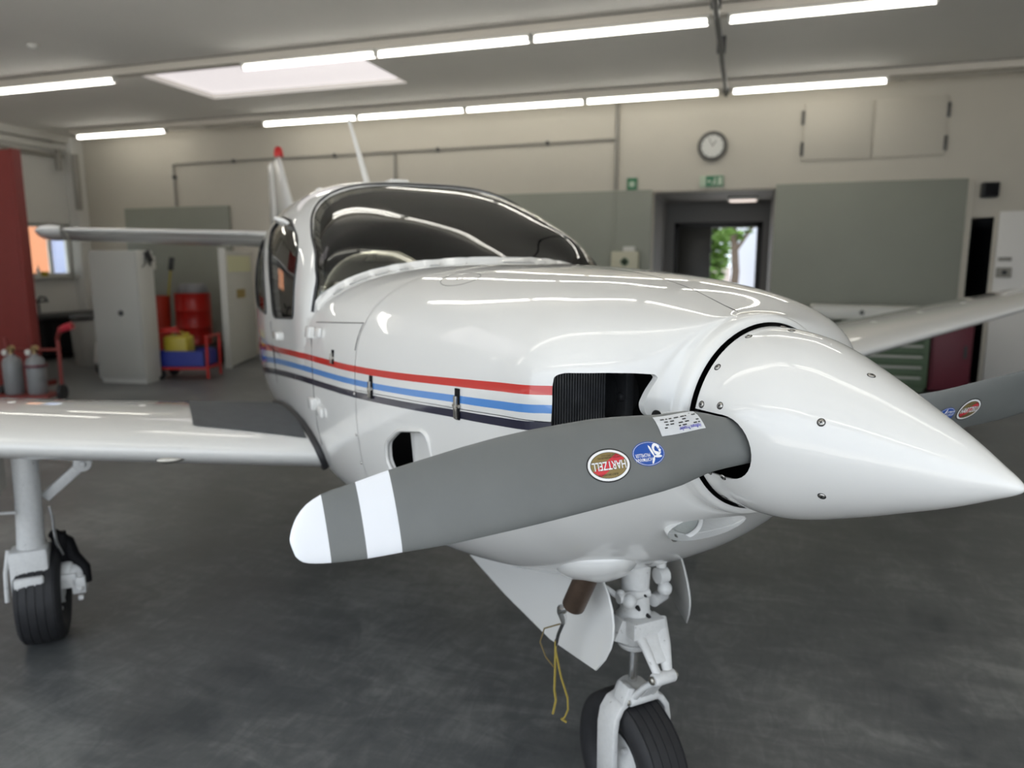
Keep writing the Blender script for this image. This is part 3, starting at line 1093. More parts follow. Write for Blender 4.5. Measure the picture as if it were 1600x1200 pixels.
# wings
def foil(x, tc):
    yt = 5 * tc * (.2969 * math.sqrt(x) - .126 * x - .3516 * x * x + .2843 * x ** 3 - .1036 * x ** 4)
    m_, p_ = .012, .4
    yc = m_ / p_ ** 2 * (2 * p_ * x - x * x) if x < p_ else m_ / (1 - p_) ** 2 * ((1 - 2 * p_) + 2 * p_ * x - x * x)
    return yc, yt
def wing_geo(r):
    t = (r - .6) / 4.4
    sle = 1.53 + .16 * t
    ch = 1.72 - .75 * t
    zl = .876 + .133 * (r - .6)
    tc = .118 - .035 * t
    return sle, ch, zl, tc
def wing_pt(sd, r, x, upper, k=1.0):
    sle, ch, zl, tc = wing_geo(r)
    yc, yt = foil(min(max(x, 0), 1), tc)
    z = zl + ch * (yc + (yt if upper else -yt) * k) - ch * x * math.sin(rad(4.2 + 3.2 * (r - .6) / 4.4))
    return Vector((sle + ch * x, sd * r, z))
def wing_piece(sd, rs, x0, x1, name, parent, m='white', tipround=False, droop=0.0):
    mb = MB(); rings = []
    nx = 22
    for r in rs:
        k = 1.0
        if tipround and r > 4.8:
            k = max(math.sqrt(max(1 - ((r - 4.8) / .2) ** 2, 0)), .02)
        X = [x0 + (x1 - x0) * (1 - math.cos(PI / 2 * i / nx)) if x0 == 0 else x0 + (x1 - x0) * i / nx for i in range(nx + 1)]
        up = [wing_pt(sd, r, x, True, k) for x in X]
        lo = [wing_pt(sd, r, x, False, k) for x in X]
        ring = up[::-1] + lo[1:]
        if droop:
            h = up[0]
            c, s_ = math.cos(droop), math.sin(droop)
            ring = [Vector((h.x + (p.x - h.x) * c + (p.z - h.z) * s_, p.y, h.z - (p.x - h.x) * s_ + (p.z - h.z) * c)) for p in ring]
        rings.append(ring)
    mb.rings(rings)
    return obj(name, mb, m, parent, smooth=45)
WINGS = []
for sd in (1, -1):
    rr_ = [.54, .64, .7, .8, 1.0, 1.3, 1.6, 2.0, 2.5, 3.0, 3.5, 4.0, 4.4, 4.7, 4.8, 4.86, 4.91, 4.95, 4.98, 4.997]
    w = wing_piece(sd, rr_, 0, .755, 'wing', plane, tipround=True)
    WINGS.append(w)
    wing_piece(sd, [.67, 1.0, 1.5, 2.0, 2.55], .758, 1.0, 'flap', w, droop=rad(4))
    wing_piece(sd, [2.56, 3.0, 3.5, 4.0, 4.5, 4.78], .758, 1.0, 'aileron', w)
    # black seal along the wing root
    mb = MB()
    up = [wing_pt(sd, .60, x, True) + Vector((0, 0, .006)) for x in [.72, .6, .5, .4, .3, .2, .12, .06, .025, .008, 0]]
    lo = [wing_pt(sd, .60, x, False) for x in [.01, .03, .08]]
    P = []
    for p in up + lo:
        q, n = on_hull(p.x, min(max(p.z, .68), 1.3), sd, 0)
        P.append(Vector((p.x, q.y + sd * .010, p.z)))
    mb.tube(P, .014, 8)
    obj('root_seal', mb, 'seal', w, smooth=60)
    if sd == 1:
        mb = MB()
        g = []
        NR, NX = 10, 30
        for k_ in range(NR + 1):
            r = .655 + .375 * k_ / NR
            xa = .085 - .05 * (1 - k_ / NR)
            g.append([wing_pt(sd, r, xa + (.74 - xa) * (q_ / NX) ** 1.4, True) + Vector((0, 0, .004)) for q_ in range(NX + 1)])
        vs = [p for row in g for p in row]
        W1 = NX + 1
        mb.add(vs, [[a_ * W1 + b_, a_ * W1 + b_ + 1, (a_ + 1) * W1 + b_ + 1, (a_ + 1) * W1 + b_] for a_ in range(NR) for b_ in range(NX)])
        tag(obj('walkway', mb, 'walkway', w, smooth=60, fixn=False), 'dark grey non-slip walkway on the wing root')
    mb = MB()
    c = wing_pt(sd, 1.11, .012, False)
    mb.sphere(c + Vector((.0, 0, .0)), .05, 20, 12, sc=(.22, .9, .30), rot=Matrix.Rotation(rad(25), 3, 'Y'))
    obj('stall_vane_cover', mb, M['steel'], w, smooth=60)
    for i in range(9):
        q_ = wing_pt(sd, 1.2 + i * .42, .30, True)
        mb = MB(); mb.sphere(q_, .016, 10, 6, sc=(1.8, 1.0, .25)); obj('access_cap', mb, 'white', w, smooth=60)

# fin, rudder, stabilizer, elevator
def plate_piece(secs, name, m, parent, tc=.09):
    """secs: list of (le point, te point, thickness axis) lofted as thin symmetric sections"""
    mb = MB(); rings = []
    n = 14
    for le, te, ax, k in secs:
        le, te, ax = Vector(le), Vector(te), Vector(ax)
        ch = (te - le).length
        ring = []
        xs = [(1 - math.cos(PI * i / n)) / 2 for i in range(n + 1)]
        for x in xs[::-1]:
            ring.append(le.lerp(te, x) + ax * (foil(x, tc)[1] * ch * k))
        for x in xs[1:]:
            ring.append(le.lerp(te, x) - ax * (foil(x, tc)[1] * ch * k))
        rings.append(ring)
    mb.rings(rings)
    return obj(name, mb, m, parent, smooth=45)
Y = (0, 1, 0); Z = (0, 0, 1)
fin = plate_piece([((4.95, 0, 1.42), (6.75, 0, 1.42), Y, .6), ((5.25, 0, 1.68), (6.78, 0, 1.68), Y, .8), ((5.80, 0, 2.13), (6.84, 0, 2.13), Y, 1), ((6.32, 0, 2.56), (6.90, 0, 2.56), Y, 1), ((6.37, 0, 2.60), (6.90, 0, 2.60), Y, .7), ((6.44, 0, 2.62), (6.89, 0, 2.62), Y, .1)], 'fin', 'white', plane)
rud = plate_piece([((6.78, 0, 1.40), (7.25, 0, 1.40), Y, 1.2), ((6.86, 0, 2.13), (7.28, 0, 2.13), Y, 1), ((6.92, 0, 2.58), (7.30, 0, 2.58), Y, 1), ((6.93, 0, 2.62), (7.30, 0, 2.62), Y, .2)], 'rudder', 'white', plane)
mb = MB(); mb.lathe((6.42, 0, 2.605), (6.42, 0, 2.70), [(0, .045), (.3, .045), (.8, .036), (1, .012)], 16)
tag(obj('beacon', mb, 'red', plane, smooth=60), 'red anti-collision beacon on the fin tip')
mb = MB()
for z0, z1, s0, s1 in ((2.20, 2.32, 6.55, 6.70), (2.05, 2.12, 6.5, 6.75)):
    mb.bx(s0, s1, .036, .05, z0, z1)
for sd in (1, -1):
    st = plate_piece([((6.02, 0, 1.85), (6.62, 0, 1.85), Z, 1), ((6.06, sd * .4, 1.86), (6.60, sd * .4, 1.86), Z, 1), ((6.24, sd * 1.80, 1.872), (6.60, sd * 1.80, 1.872), Z, 1.1), ((6.25, sd * 1.84, 1.872), (6.60, sd * 1.84, 1.872), Z, .4)], 'stabilizer', 'white', plane, .12)
    plate_piece([((6.61, sd * .12, 1.85), (6.98, sd * .12, 1.76), Z, 1), ((6.61, sd * 1.82, 1.868), (6.90, sd * 1.82, 1.80), Z, 1.2), ((6.61, sd * 1.84, 1.868), (6.90, sd * 1.84, 1.80), Z, .3)], 'elevator', 'white', st, .16)
    plate_piece([((6.20, sd * 1.85, 1.872), (6.90, sd * 1.85, 1.80), Z, .9), ((6.20, sd * 1.93, 1.875), (6.90, sd * 1.93, 1.80), Z, 1.0), ((6.24, sd * 2.0, 1.875), (6.88, sd * 2.0, 1.80), Z, .8), ((6.36, sd * 2.05, 1.868), (6.80, sd * 2.05, 1.81), Z, .3)], 'elevator_horn', 'white', st, .16)
# antennas on the roof
mb = MB(); mb.tube([(3.02, 0, 1.92), (3.25, 0, 2.17), (3.52, 0, 2.45)], [.022, .017, .010], 8, flat=.5)
obj('whip_antenna', mb, 'white', plane, smooth=60)
mb = MB(); mb.box((2.60, 0, 1.972), (.22, .10, .03)); obj('dome_antenna', mb, 'white', plane, bevel=.012, seg=3)
mb = MB(); mb.lathe((3.05, .28, 1.90), (3.05, .28, 1.985), [(0, .05), (.5, .02), (.6, .03), (.85, .03), (1, .012)], 14)
obj('roof_vent', mb, 'white', plane, smooth=60)
mb = MB(); mb.tube([(1.75 + .02 * i, -.30, zB(1.75 + .02 * i, -.30) + .012) for i in range(2)], .01, 6)
# curved grab handle by the door pillar
mb = MB()
pp = []
for i in range(9):
    a = PI * i / 8
    p, n = on_hull(2.28 + .05 * math.cos(a), 1.74, 1, .005 + .05 * math.sin(a)); pp.append(p)
mb.tube(pp, .009, 8)
obj('grab_handle', mb, 'white', plane, smooth=60)

# landing gear
def tyre(mb, c, ax, R, w, mi=0, n=40, grooves=3):
    c, ax = Vector(c), Vector(ax).normalized()
    prof = []
    hw = w / 2
    P = [(-.62, .56), (-.80, .60), (-.95, .70), (-1.0, .80), (-.95, .90), (-.82, .965)]
    g = []
    for i in range(-grooves, grooves + 1):
        x = i / (grooves + 1) * .72 * (grooves + 1) / grooves if grooves else 0
        g.append(x)
    P2 = []
    for x in g:
        rr = 1.0 - .035 * (abs(x)) ** 2
        P2 += [(x - .035, rr), (x - .018, rr - .013), (x + .018, rr - .013), (x + .035, rr)]
    prof = P + P2 + [(-a, b) for a, b in P[::-1]]
    q = Vector((0, 0, 1)).rotation_difference(ax).to_matrix()
    rs = []
    for t, r in prof:
        rs.append([c + q @ Vector((R * r * math.cos(2 * PI * i / n), R * r * math.sin(2 * PI * i / n), t * hw)) for i in range(n)])
    mb.rings(rs, True, True, mi)
def hub(mb, c, ax, R, w, mi=0):
    c, ax = Vector(c), Vector(ax).normalized()
    for sgn in (1, -1):
        mb.lathe(c, c + ax * sgn * w * .52, [(0, R), (.55, R), (.62, R * .92), (.72, R * .55), (.9, R * .45), (1, R * .2)], 24, mi)
        for i in range(6):
            a = 2 * PI * i / 6
            q = Vector((0, 0, 1)).rotation_difference(ax).to_matrix()
            p = c + q @ Vector((R * .7 * math.cos(a), R * .7 * math.sin(a), sgn * w * .36))
            mb.cyl(p, p + ax * sgn * .014, .008, n=8, mi=mi)
for sd in (1, -1):
    r = 1.635
    top = wing_pt(sd, r, .42, False)
    mb = MB()
    mb.tube([(2.28, sd * r, .92), (2.28, sd * (r + .005), .66), (2.29, sd * (r + .012), .50), (2.29, sd * (r + .015), .42)], [.047, .047, .049, .052], 20)
    mb.box((2.275, sd * (r + .020), .325), (.11, .135, .23)); mb.box((2.20, sd * (r + .02), .275), (.03, .105, .13)); mb.box((2.235, sd * (r - .005), .235), (.07, .13, .05))
    mg = obj('main_gear', mb, 'whitegear', plane, bevel=.012, seg=2)
    mb = MB(); tyre(mb, (2.36, sd * r, .205), (0, 1, 0), .205, .165, n=56, grooves=2)
    obj('tyre', mb, 'rubber', mg, smooth=35)
    mb = MB(); hub(mb, (2.36, sd * r, .208), (0, 1, 0), .115, .15)
    obj('wheel_hub', mb, 'whitegear', mg)
    mb = MB()
    mb.tube([(2.33, sd * (r - .02), .295), (2.31, sd * (r - .10), .300), (2.34, sd * (r - .135), .25)], [.045, .045, .038], 12)
    mb.sphere((2.31, sd * (r - .125), .285), .045, 14, 8); mb.box((2.29, sd * (r - .07), .275), (.07, .13, .06)); mb.box((2.30, sd * (r - .14), .25), (.09, .05, .07))
    for zz in (.20, .24): mb.cyl((2.25, sd * (r - .155), zz), (2.25, sd * (r - .135), zz), .012, n=8)
    obj('brake_caliper', mb, 'whitegear', mg, bevel=.008)
    mb = MB()
    mb.tube([(2.33, sd * (r - .055), .47), (2.36, sd * (r - .10), .41), (2.34, sd * (r - .12), .35), (2.30, sd * (r - .165), .31), (2.28, sd * (r - .175), .25)], [.022, .032, .03, .022, .014], 8)
    mb.box((2.35, sd * (r - .075), .38), (.06, .05, .16))
    obj('torque_link', mb, 'black', mg, bevel=.01)
    mb = MB(); mb.box((2.33, sd * (r - .115), .685), (.03, .19, .042), Matrix.Rotation(sd * rad(-41), 3, 'X'))
    mb.cyl((2.30, sd * (r - .19), .755), (2.36, sd * (r - .19), .755), .035, n=16)
    mb.cyl((2.285, sd * (r - .19), .755), (2.30, sd * (r - .19), .755), .014, n=12)
    obj('side_brace', mb, 'whitegear', mg, bevel=.006)
    mb = MB(); mb.tube([(2.27, sd * (r - .065), .60), (2.27, sd * (r - .072), .55), (2.28, sd * (r - .07), .50), (2.28, sd * (r - .075), .44), (2.30, sd * (r - .09), .38)], .006, 8)
    obj('brake_hose', mb, 'chrome', mg)
    mb = MB(); mb.tube([(2.24, sd * (r + .045), .60), (2.24, sd * (r + .12), .605), (2.24, sd * (r + .22), .62)], .006, 8)
    obj('down_lock_rod', mb, 'whitegear', mg); mb = MB()
    mb.tube([(2.24, sd * (r + .085), .45), (2.23, sd * (r + .10), .36), (2.23, sd * (r + .105), .24)], .008, 8)
    obj('down_lock_rod', mb, 'whitegear', mg)
    mb = MB(); mb.bx(2.1, 2.75, sd * (r + .16) - .004, sd * (r + .16) + .004, .58, .96)
    obj('gear_door', mb, 'white', mg, bevel=.003)

mb = MB()
NS = .437
mb.lathe((NS, 0, .86), (NS, 0, .555), [(0, .036), (.25, .040), (.5, .037), (.72, .041), (.76, .052), (.97, .050), (1, .044)], 24)
mb.lathe((NS, 0, .555), (NS, 0, .525), [(0, .048), (.5, .042), (1, .016)], 24)
mb.box((NS - .045, 0, .615), (.05, .10, .045)); mb.box((NS - .01, .05, .60), (.045, .05, .06), Matrix.Rotation(rad(25), 3, 'X'))
nose = obj('nose_gear', mb, 'whitegear', plane, bevel=.004)
mb = MB(); mb.lathe((NS, 0, .56), (NS, 0, .36), [(0, .0125), (1, .0125)], 20); obj('oleo_piston', mb, 'chrome', nose)
mb = MB()
mb.tube([(NS - .035, .028, .615), (NS - .085, .022, .575), (NS - .13, .012, .515)], [.016, .014, .013], 8, flat=.8)
mb.tube([(NS - .035, -.05, .625), (NS - .085, -.035, .575), (NS - .13, -.016, .515)], [.026, .020, .014], 8, flat=.6)
mb.box((NS - .085, -.012, .574), (.085, .05, .012), Matrix.Rotation(rad(-48), 3, 'Y'))
mb.cyl((NS - .13, -.035, .512), (NS - .13, .03, .512), .017, n=16)
obj('upper_torque_link', mb, 'whitegear', nose, bevel=.004)
mb = MB()
for y in (-.018, .020):
    mb.tube([(NS - .13, y, .508), (NS - .085, y * 1.2, .465), (NS - .045, y * 1.5, .412)], [.014, .013, .014], 8, flat=.7)
mb.box((NS - .088, 0, .462), (.11, .034, .012), Matrix.Rotation(rad(-130), 3, 'Y'))
mb.cyl((NS - .048, -.045, .410), (NS - .048, .045, .410), .015, n=16)
obj('lower_torque_link', mb, 'whitegear', nose, bevel=.003)
mb = MB()
arch = []
for sgn in (1,):
    pts = [(.086, .16), (.087, .26), (.087, .325), (.081, .365), (.064, .392), (.035, .404), (0, .406), (-.035, .404), (-.064, .392), (-.081, .365), (-.087, .325), (-.087, .26), (-.086, .16)]
    rs = []
    for i, (y, z) in enumerate(pts):
        a = Vector((0, *pts[max(i - 1, 0)])); b = Vector((0, *pts[min(i + 1, len(pts) - 1)]))
        t = (b - a).normalized(); n = Vector((1, 0, 0)).cross(t)
        hw = .030 + .010 * abs(y) / .087
        c = Vector((NS - .012, y, z))
        rs.append([c + Vector((-hw, 0, 0)) + n * .009, c + Vector((hw, 0, 0)) + n * .009, c + Vector((hw, 0, 0)) - n * .009, c + Vector((-hw, 0, 0)) - n * .009])
    mb.rings(rs)
mb.lathe((NS, 0, .435), (NS, 0, .395), [(0, .03), (.4, .045), (1, .052)], 20)
mb.box((NS - .03, .045, .425), (.05, .03, .05), Matrix.Rotation(rad(20), 3, 'X'))
obj('fork', mb, 'whitegear', nose, bevel=.005)
mb = MB(); tyre(mb, (NS - .005, 0, .196), (0, 1, 0), .196, .132, n=64, grooves=2)
obj('tyre', mb, 'rubber', nose, smooth=35)
mb = MB(); hub(mb, (NS - .005, 0, .196), (0, 1, 0), .106, .122)
obj('wheel_hub', mb, 'whitegear', nose)
mb = MB()
mb.cyl((NS - .03, .075, .70), (NS - .03, -.02, .70), .013, n=12); mb.tube([(NS + .06, .13, .735), (NS + .01, .085, .715), (NS - .03, .055, .69)], .008, 8)
mb.sphere((NS - .045, .050, .695), .020, 12, 8); mb.sphere((NS - .02, .062, .705), .014, 12, 8)
mb.cyl((NS - .02, -.055, .735), (NS - .02, -.085, .735), .022, n=14); mb.sphere((NS - .03, -.075, .70), .020, 12, 8); mb.cyl((NS - .03, -.06, .765), (NS - .03, -.06, .80), .014, n=10)
mb.cyl((NS, -.06, .655), (NS + .02, -.11, .655), .018, n=14)
obj('steering_rods', mb, 'whitegear', nose)
for (x, y, z, dx, dy, r_) in [(-.045, .018, .668, -1, .3, .006), (-.045, -.012, .64, -1, 0, .006), (-.050, .030, .60, -1, .4, .005), (-.042, .0, .70, -1, 0, .004), (-.072, .02, .592, -1, .3, .007), (-.066, -.03, .594, -1, 0, .006)]:
    mb = MB(); a_ = Vector((NS + x * .8, y, z)); d_ = Vector((dx, dy, 0)).normalized(); mb.lathe(a_, a_ + d_ * .016, [(0, r_), (1, r_ * .7)], 10); obj('bolt', mb, 'panel', nose)
for (x, y, z) in [(-.13, .032, .512), (-.048, .047, .410), (-.13, -.037, .512)]:
    mb = MB(); a_ = Vector((NS + x, y, z)); d_ = Vector((0, 1 if y > 0 else -1, 0)); mb.lathe(a_, a_ + d_ * .008, [(0, .011), (.6, .011), (1, .007)], 8); obj('pivot_bolt', mb, 'steel', nose)
# gear doors: curved white plates either side of the nose leg
def gear_door(sd, y0, sweep, dz=0.0, ds=0.0):
    poly = [(1.17, .52), (1.0, .80), (.55, .86), (.40, .80), (.335, .755), (.300, .70), (.298, .655), (.318, .60), (.355, .545), (.40, .522), (.70, .48), (.95, .50)]
    poly = [(1.20, .525), (1.20, .80), (.55, .84), (.42, .80), (.345, .745), (.310, .69), (.305, .64), (.322, .59), (.362, .535), (.60, .500), (.90, .505)]
    poly = poly[:4] + rounded(poly[4:8] + [poly[8]], .0)[0:0] + [(.375, .775), (.345, .748), (.322, .715), (.309, .68), (.305, .645), (.310, .615), (.328, .575), (.362, .530)] + poly[9:]
    mb = MB(); 
    f = lambda o: (lambda s, z: (s + ds, sd * (y0 + o + sweep * (s - .3) + (.72 - z) * .10), z + dz * min(1, max(0, (.8 - z) / .2))))
    mb.prism(poly, f(0), f(.006))
    return obj('gear_door', mb, 'white', plane, smooth=40, bevel=.0015, seg=1)
gear_door(1, .145, 0, .015)
gear_door(-1, .09, .50, .06, .03)
# exhaust stack with fairing
mb = MB()
a, b = Vector((.315, .20, .885)), Vector((.402, .213, .715))
ax = (b - a).normalized()
R0 = .0295
q = Vector((0, 0, 1)).rotation_difference(ax).to_matrix()
rs = []
for t, r in ((0, R0), (1, R0), (1, R0 - .003), (.25, R0 - .003)):
    rs.append([a.lerp(b, t) + q @ Vector((r * math.cos(2 * PI * i / 32), r * math.sin(2 * PI * i / 32), 0)) for i in range(32)])
mb.rings(rs, False, True)
tag(obj('exhaust_pipe', mb, 'exhaust', plane, smooth=50), 'brown heat-stained exhaust pipe')
mb = MB(); mb.sphere((.360, .180, .842), .1, 24, 16, sc=(1.35, .90, .52), rot=Matrix.Rotation(rad(24), 3, 'Y') @ Matrix.Rotation(rad(10), 3, 'X'))
obj('exhaust_fairing', mb, 'white', plane, smooth=80)
# landing light in the scooped recess of the chin
mb = MB()
rs = []
for i in range(12):
    th = PI / 2 * (i / 11.0)
    rs.append([PKC + PKR @ Vector((PKS[0] * 1.03 * math.sin(th) , PKS[1] * 1.03 * math.cos(th) * math.cos(2 * PI * k / 32) + 0, PKS[2] * 1.03 * math.cos(th) * math.sin(2 * PI * k / 32))) for k in range(32)])
mb.rings(rs, False, True)
pocket = obj('light_recess', mb, 'white', plane, smooth=80)
c = PKC + PKR @ Vector((.035, .045, .0)); n = Vector((-.88, .42, -.2)).normalized()
mb = MB(); mb.lathe(c - n * .02, c + n * .012, [(0, .048), (.7, .048), (1, .043), (.9, .036), (.8, .035)], 36)
ll = obj('landing_light', mb, 'whitegear', plane, smooth=50)
mb = MB(); mb.lathe(c - n * .010, c + n * .004, [(0, .012), (.3, .022), (.7, .031), (1, .035)], 32); obj('reflector', mb, 'chrome', ll)
mb = MB(); mb.lathe(c + n * .004, c + n * .008, [(0, .035), (.6, .035), (1, .033)], 32); obj('lens', mb, 'glass', ll, smooth=60)
mb = MB(); q = c + Vector((.0, .02, -.036)); mb.lathe(q, q + n * .016, [(0, .008), (.7, .008), (1, .004)], 12); obj('screw', mb, 'screw', ll)

# tie strap hanging from the exhaust
strap = thing('tie_strap', (0, 0, 0), 0, 'yellow strap with a metal snap hook hanging from the exhaust pipe', 'strap')
strap.matrix_world = Matrix.Translation((0, 0, 0))
PM = Matrix.Translation(plane.location) @ Matrix.Rotation(PI / 2 + TH, 4, 'Z')
def W(p): return PM @ Vector(p)
strap.location = W((.43, .225, 0.47))
base = strap.location
L = lambda p: W(p) - base
mb = MB()
mb.tube([L(p) for p in [(.395, .235, .715), (.405, .238, .705), (.425, .236, .70), (.432, .232, .69), (.428, .228, .672), (.43, .225, .655)]], [.006, .009, .011, .012, .010, .006], 10)
obj('snap_hook', mb, 'chrome', strap, smooth=60)
mb = MB(); mb.tube([L(p) for p in [(.43, .225, .66), (.445, .232, .62), (.452, .236, .585)]], .0045, 8); obj('black_cord', mb, 'blackstrap', strap)
mb = MB(); mb.tube([L(p) for p in [(.452, .236, .60), (.453, .236, .52), (.454, .237, .46), (.451, .234, .43), (.457, .239, .39)]], .0055, 8, flat=.6)
mb.tube([L(p) for p in [(.453, .236, .575), (.441, .225, .50), (.428, .212, .445), (.428, .210, .41), (.434, .217, .385), (.440, .223, .38), (.432, .212, .372)]], .0045, 8, flat=.6)
obj('yellow_webbing', mb, 'yellowstrap', strap)
mb = MB(); mb.tube([L(p) for p in [(.44, .23, .65), (.470, .26, .63), (.478, .268, .59), (.468, .256, .55), (.453, .236, .52)]], .0032, 8, flat=.6)
obj('webbing_loop', mb, mat('faded_webbing', (.16, .12, .05), .8), strap)

# ------------------------------------------------------------------ the hangar (world axes: X along the back wall, Y towards it, Z up)
def floor_mat():
    m = mat('floor_grey_coating', (0.10, 0.105, 0.107), 0.42, spec=0.5)
    nt = m.node_tree; b = nt.nodes['Principled BSDF']
    tc = nt.nodes.new('ShaderNodeTexCoord')
    def noise(sc, det, ro=.6, dist=0.0, stretch=None, rot=0.0):
        n = nt.nodes.new('ShaderNodeTexNoise'); n.inputs['Scale'].default_value = sc; n.inputs['Detail'].default_value = det
        n.inputs['Roughness'].default_value = ro; n.inputs['Distortion'].default_value = dist
        src = tc.outputs['Object']
        if stretch:
            mp = nt.nodes.new('ShaderNodeMapping'); mp.inputs['Scale'].default_value = stretch; mp.inputs['Rotation'].default_value = (0, 0, rot)
            nt.links.new(src, mp.inputs['Vector']); src = mp.outputs['Vector']
        nt.links.new(src, n.inputs['Vector']); return n
    def math2(op, a, bb):
        q = nt.nodes.new('ShaderNodeMath'); q.operation = op
        for k, v in enumerate((a, bb)):
            if isinstance(v, (int, float)): q.inputs[k].default_value = v
            else: nt.links.new(v, q.inputs[k])
        return q.outputs[0]
    n1 = noise(1.1, 5, .55, .4); n2 = noise(3.2, 9, .68, 1.2, (1.0, 2.6, 1.0), .5); n3 = noise(4.5, 8, .7, 2.0, (2.8, 1.0, 1.0), -.3)
    s = math2('ADD', math2('MULTIPLY', n1.outputs['Fac'], .5), math2('ADD', math2('MULTIPLY', n2.outputs['Fac'], .35), math2('MULTIPLY', n3.outputs['Fac'], .25)))
    cr = nt.nodes.new('ShaderNodeValToRGB')
    el = cr.color_ramp.elements
    el[0].position = .44; el[0].color = (.076, .082, .085, 1)
    el[1].position = .72; el[1].color = (.26, .262, .258, 1)
    e = el.new(.55); e.color = (.122, .127, .128, 1)
    nt.links.new(s, cr.inputs['Fac']); nt.links.new(cr.outputs['Color'], b.inputs['Base Color'])
    mr = nt.nodes.new('ShaderNodeMapRange'); mr.inputs['From Min'].default_value = .4; mr.inputs['From Max'].default_value = .7
    mr.inputs['To Min'].default_value = .30; mr.inputs['To Max'].default_value = .50
    nt.links.new(s, mr.inputs['Value']); nt.links.new(mr.outputs['Result'], b.inputs['Roughness'])
    return m
M['floor'] = floor_mat()
M['wall'] = mat('cream_wall', (0.56, 0.525, 0.45), 0.8, noise=.02, nscale=2)
M['whitedoor'] = mat('white_door', (0.78, 0.76, 0.72), 0.45)
M['wallleft'] = mat('pale_wall', (0.70, 0.69, 0.65), 0.8, noise=.02, nscale=2)
M['ceil'] = mat('ceiling_grey_beige', (0.87, 0.85, 0.81), 0.85, noise=.02, nscale=1)
M['trunk'] = mat('light_trunking', (0.66, 0.62, 0.55), 0.6)
M['trunkdark'] = mat('trunk_painted_shadow', (0.16, 0.15, 0.13), 0.7)
M['panelgreen'] = mat('sliding_door_grey_green', (0.28, 0.29, 0.245), 0.55, noise=.03, nscale=2)
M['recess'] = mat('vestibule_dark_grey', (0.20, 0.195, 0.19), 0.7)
M['doorframe'] = mat('door_black_frame', (0.012, 0.012, 0.012), 0.5)
M['darkdoor'] = mat('door_dark_leaf', (0.03, 0.028, 0.022), 0.4)
M['cabgrey'] = mat('cabinet_grey', (0.36, 0.36, 0.33), 0.5)
M['cablight'] = mat('cabinet_light_grey', (0.52, 0.52, 0.48), 0.5)
M['redpanel'] = mat('oxide_red_steel', (0.20, 0.030, 0.025), 0.5, noise=.05)
M['drum'] = mat('drum_red', (0.42, 0.012, 0.008), 0.3, noise=.06)
M['bin'] = mat('bin_orange_red', (0.40, 0.03, 0.012), 0.45)
M['pinkred'] = mat('handle_red', (0.45, 0.02, 0.04), 0.4)
M['yellow'] = mat('canister_yellow', (0.40, 0.32, 0.02), 0.4)
M['blue'] = mat('tray_blue', (0.008, 0.02, 0.22), 0.4)
M['darkmetal'] = mat('dark_metal', (0.03, 0.032, 0.033), 0.5)
M['cyl'] = mat('gas_cylinder_grey', (0.22, 0.225, 0.23), 0.4)
M['brass'] = mat('brass', (0.45, 0.33, 0.17), 0.35, metal=.9)
M['plastic'] = mat('white_plastic', (0.66, 0.66, 0.62), 0.4)
M['cream'] = mat('cream_box', (0.60, 0.58, 0.44), 0.5)
M['greensign'] = mat('sign_green', (0.02, 0.17, 0.07), 0.4)
M['signpale'] = mat('sign_pale_green', (0.46, 0.56, 0.42), 0.4)
M['toolgreen'] = mat('tool_cabinet_green', (0.10, 0.15, 0.09), 0.45)
M['burgundy'] = mat('burgundy_paint', (0.12, 0.012, 0.025), 0.5)
M['clockrim'] = mat('clock_rim_grey', (0.10, 0.095, 0.085), 0.4)
M['pipe'] = mat('conduit_grey', (0.30, 0.285, 0.25), 0.5)
M['hatch'] = mat('hatch_cream', (0.55, 0.515, 0.44), 0.7)
M['orange'] = mat('orange_render', (0.62, 0.24, 0.12), 0.8)
M['bluewall'] = mat('pale_blue_render', (0.42, 0.50, 0.75), 0.8)
M['leaf'] = mat('leaf_green', (0.10, 0.20, 0.035), 0.6, noise=.35, nscale=6)
M['bark'] = mat('bark', (0.09, 0.07, 0.055), 0.9, noise=.3, nscale=12)
M['paving'] = mat('outside_concrete', (0.58, 0.57, 0.55), 0.85, noise=.1, nscale=2)
M['pink'] = mat('pale_render', (0.55, 0.47, 0.45), 0.8)
M['whitehouse'] = mat('white_render', (0.50, 0.54, 0.62), 0.8)
M['stickeryellow'] = mat('sticker_ochre', (0.28, 0.20, 0.05), 0.5)
M['poster'] = mat('window_pale_yellow', (0.62, 0.62, 0.40), 0.5)
M['tube'] = mat('fluorescent_tube', (0.9, 0.9, 0.9), 0.4, emit=TUBE_COL, estr=TUBE_POWER)
M['tube2'] = mat('fluorescent_tube_front', (0.9, 0.9, 0.9), 0.4, emit=TUBE_COL, estr=TUBE_POWER * .55)
M['skylight'] = mat('skylight_opal', (0.8, 0.78, 0.78), 0.5, emit=(1.0, 0.93, 0.94), estr=0.78)
M['lamp'] = mat('vestibule_lamp', (0.8, 0.8, 0.8), 0.5, emit=(1.0, 0.82, 0.72), estr=0.9)

X0, X1, Y0, Y1, ZCEIL = -12.2, 7.5, -1.6, 11.0, 3.95
mb = MB(); mb.bx(X0 - .3, X1 + .3, Y0, 13.3, -.2, 0)
struct('floor', mb, 'floor', smooth=0)
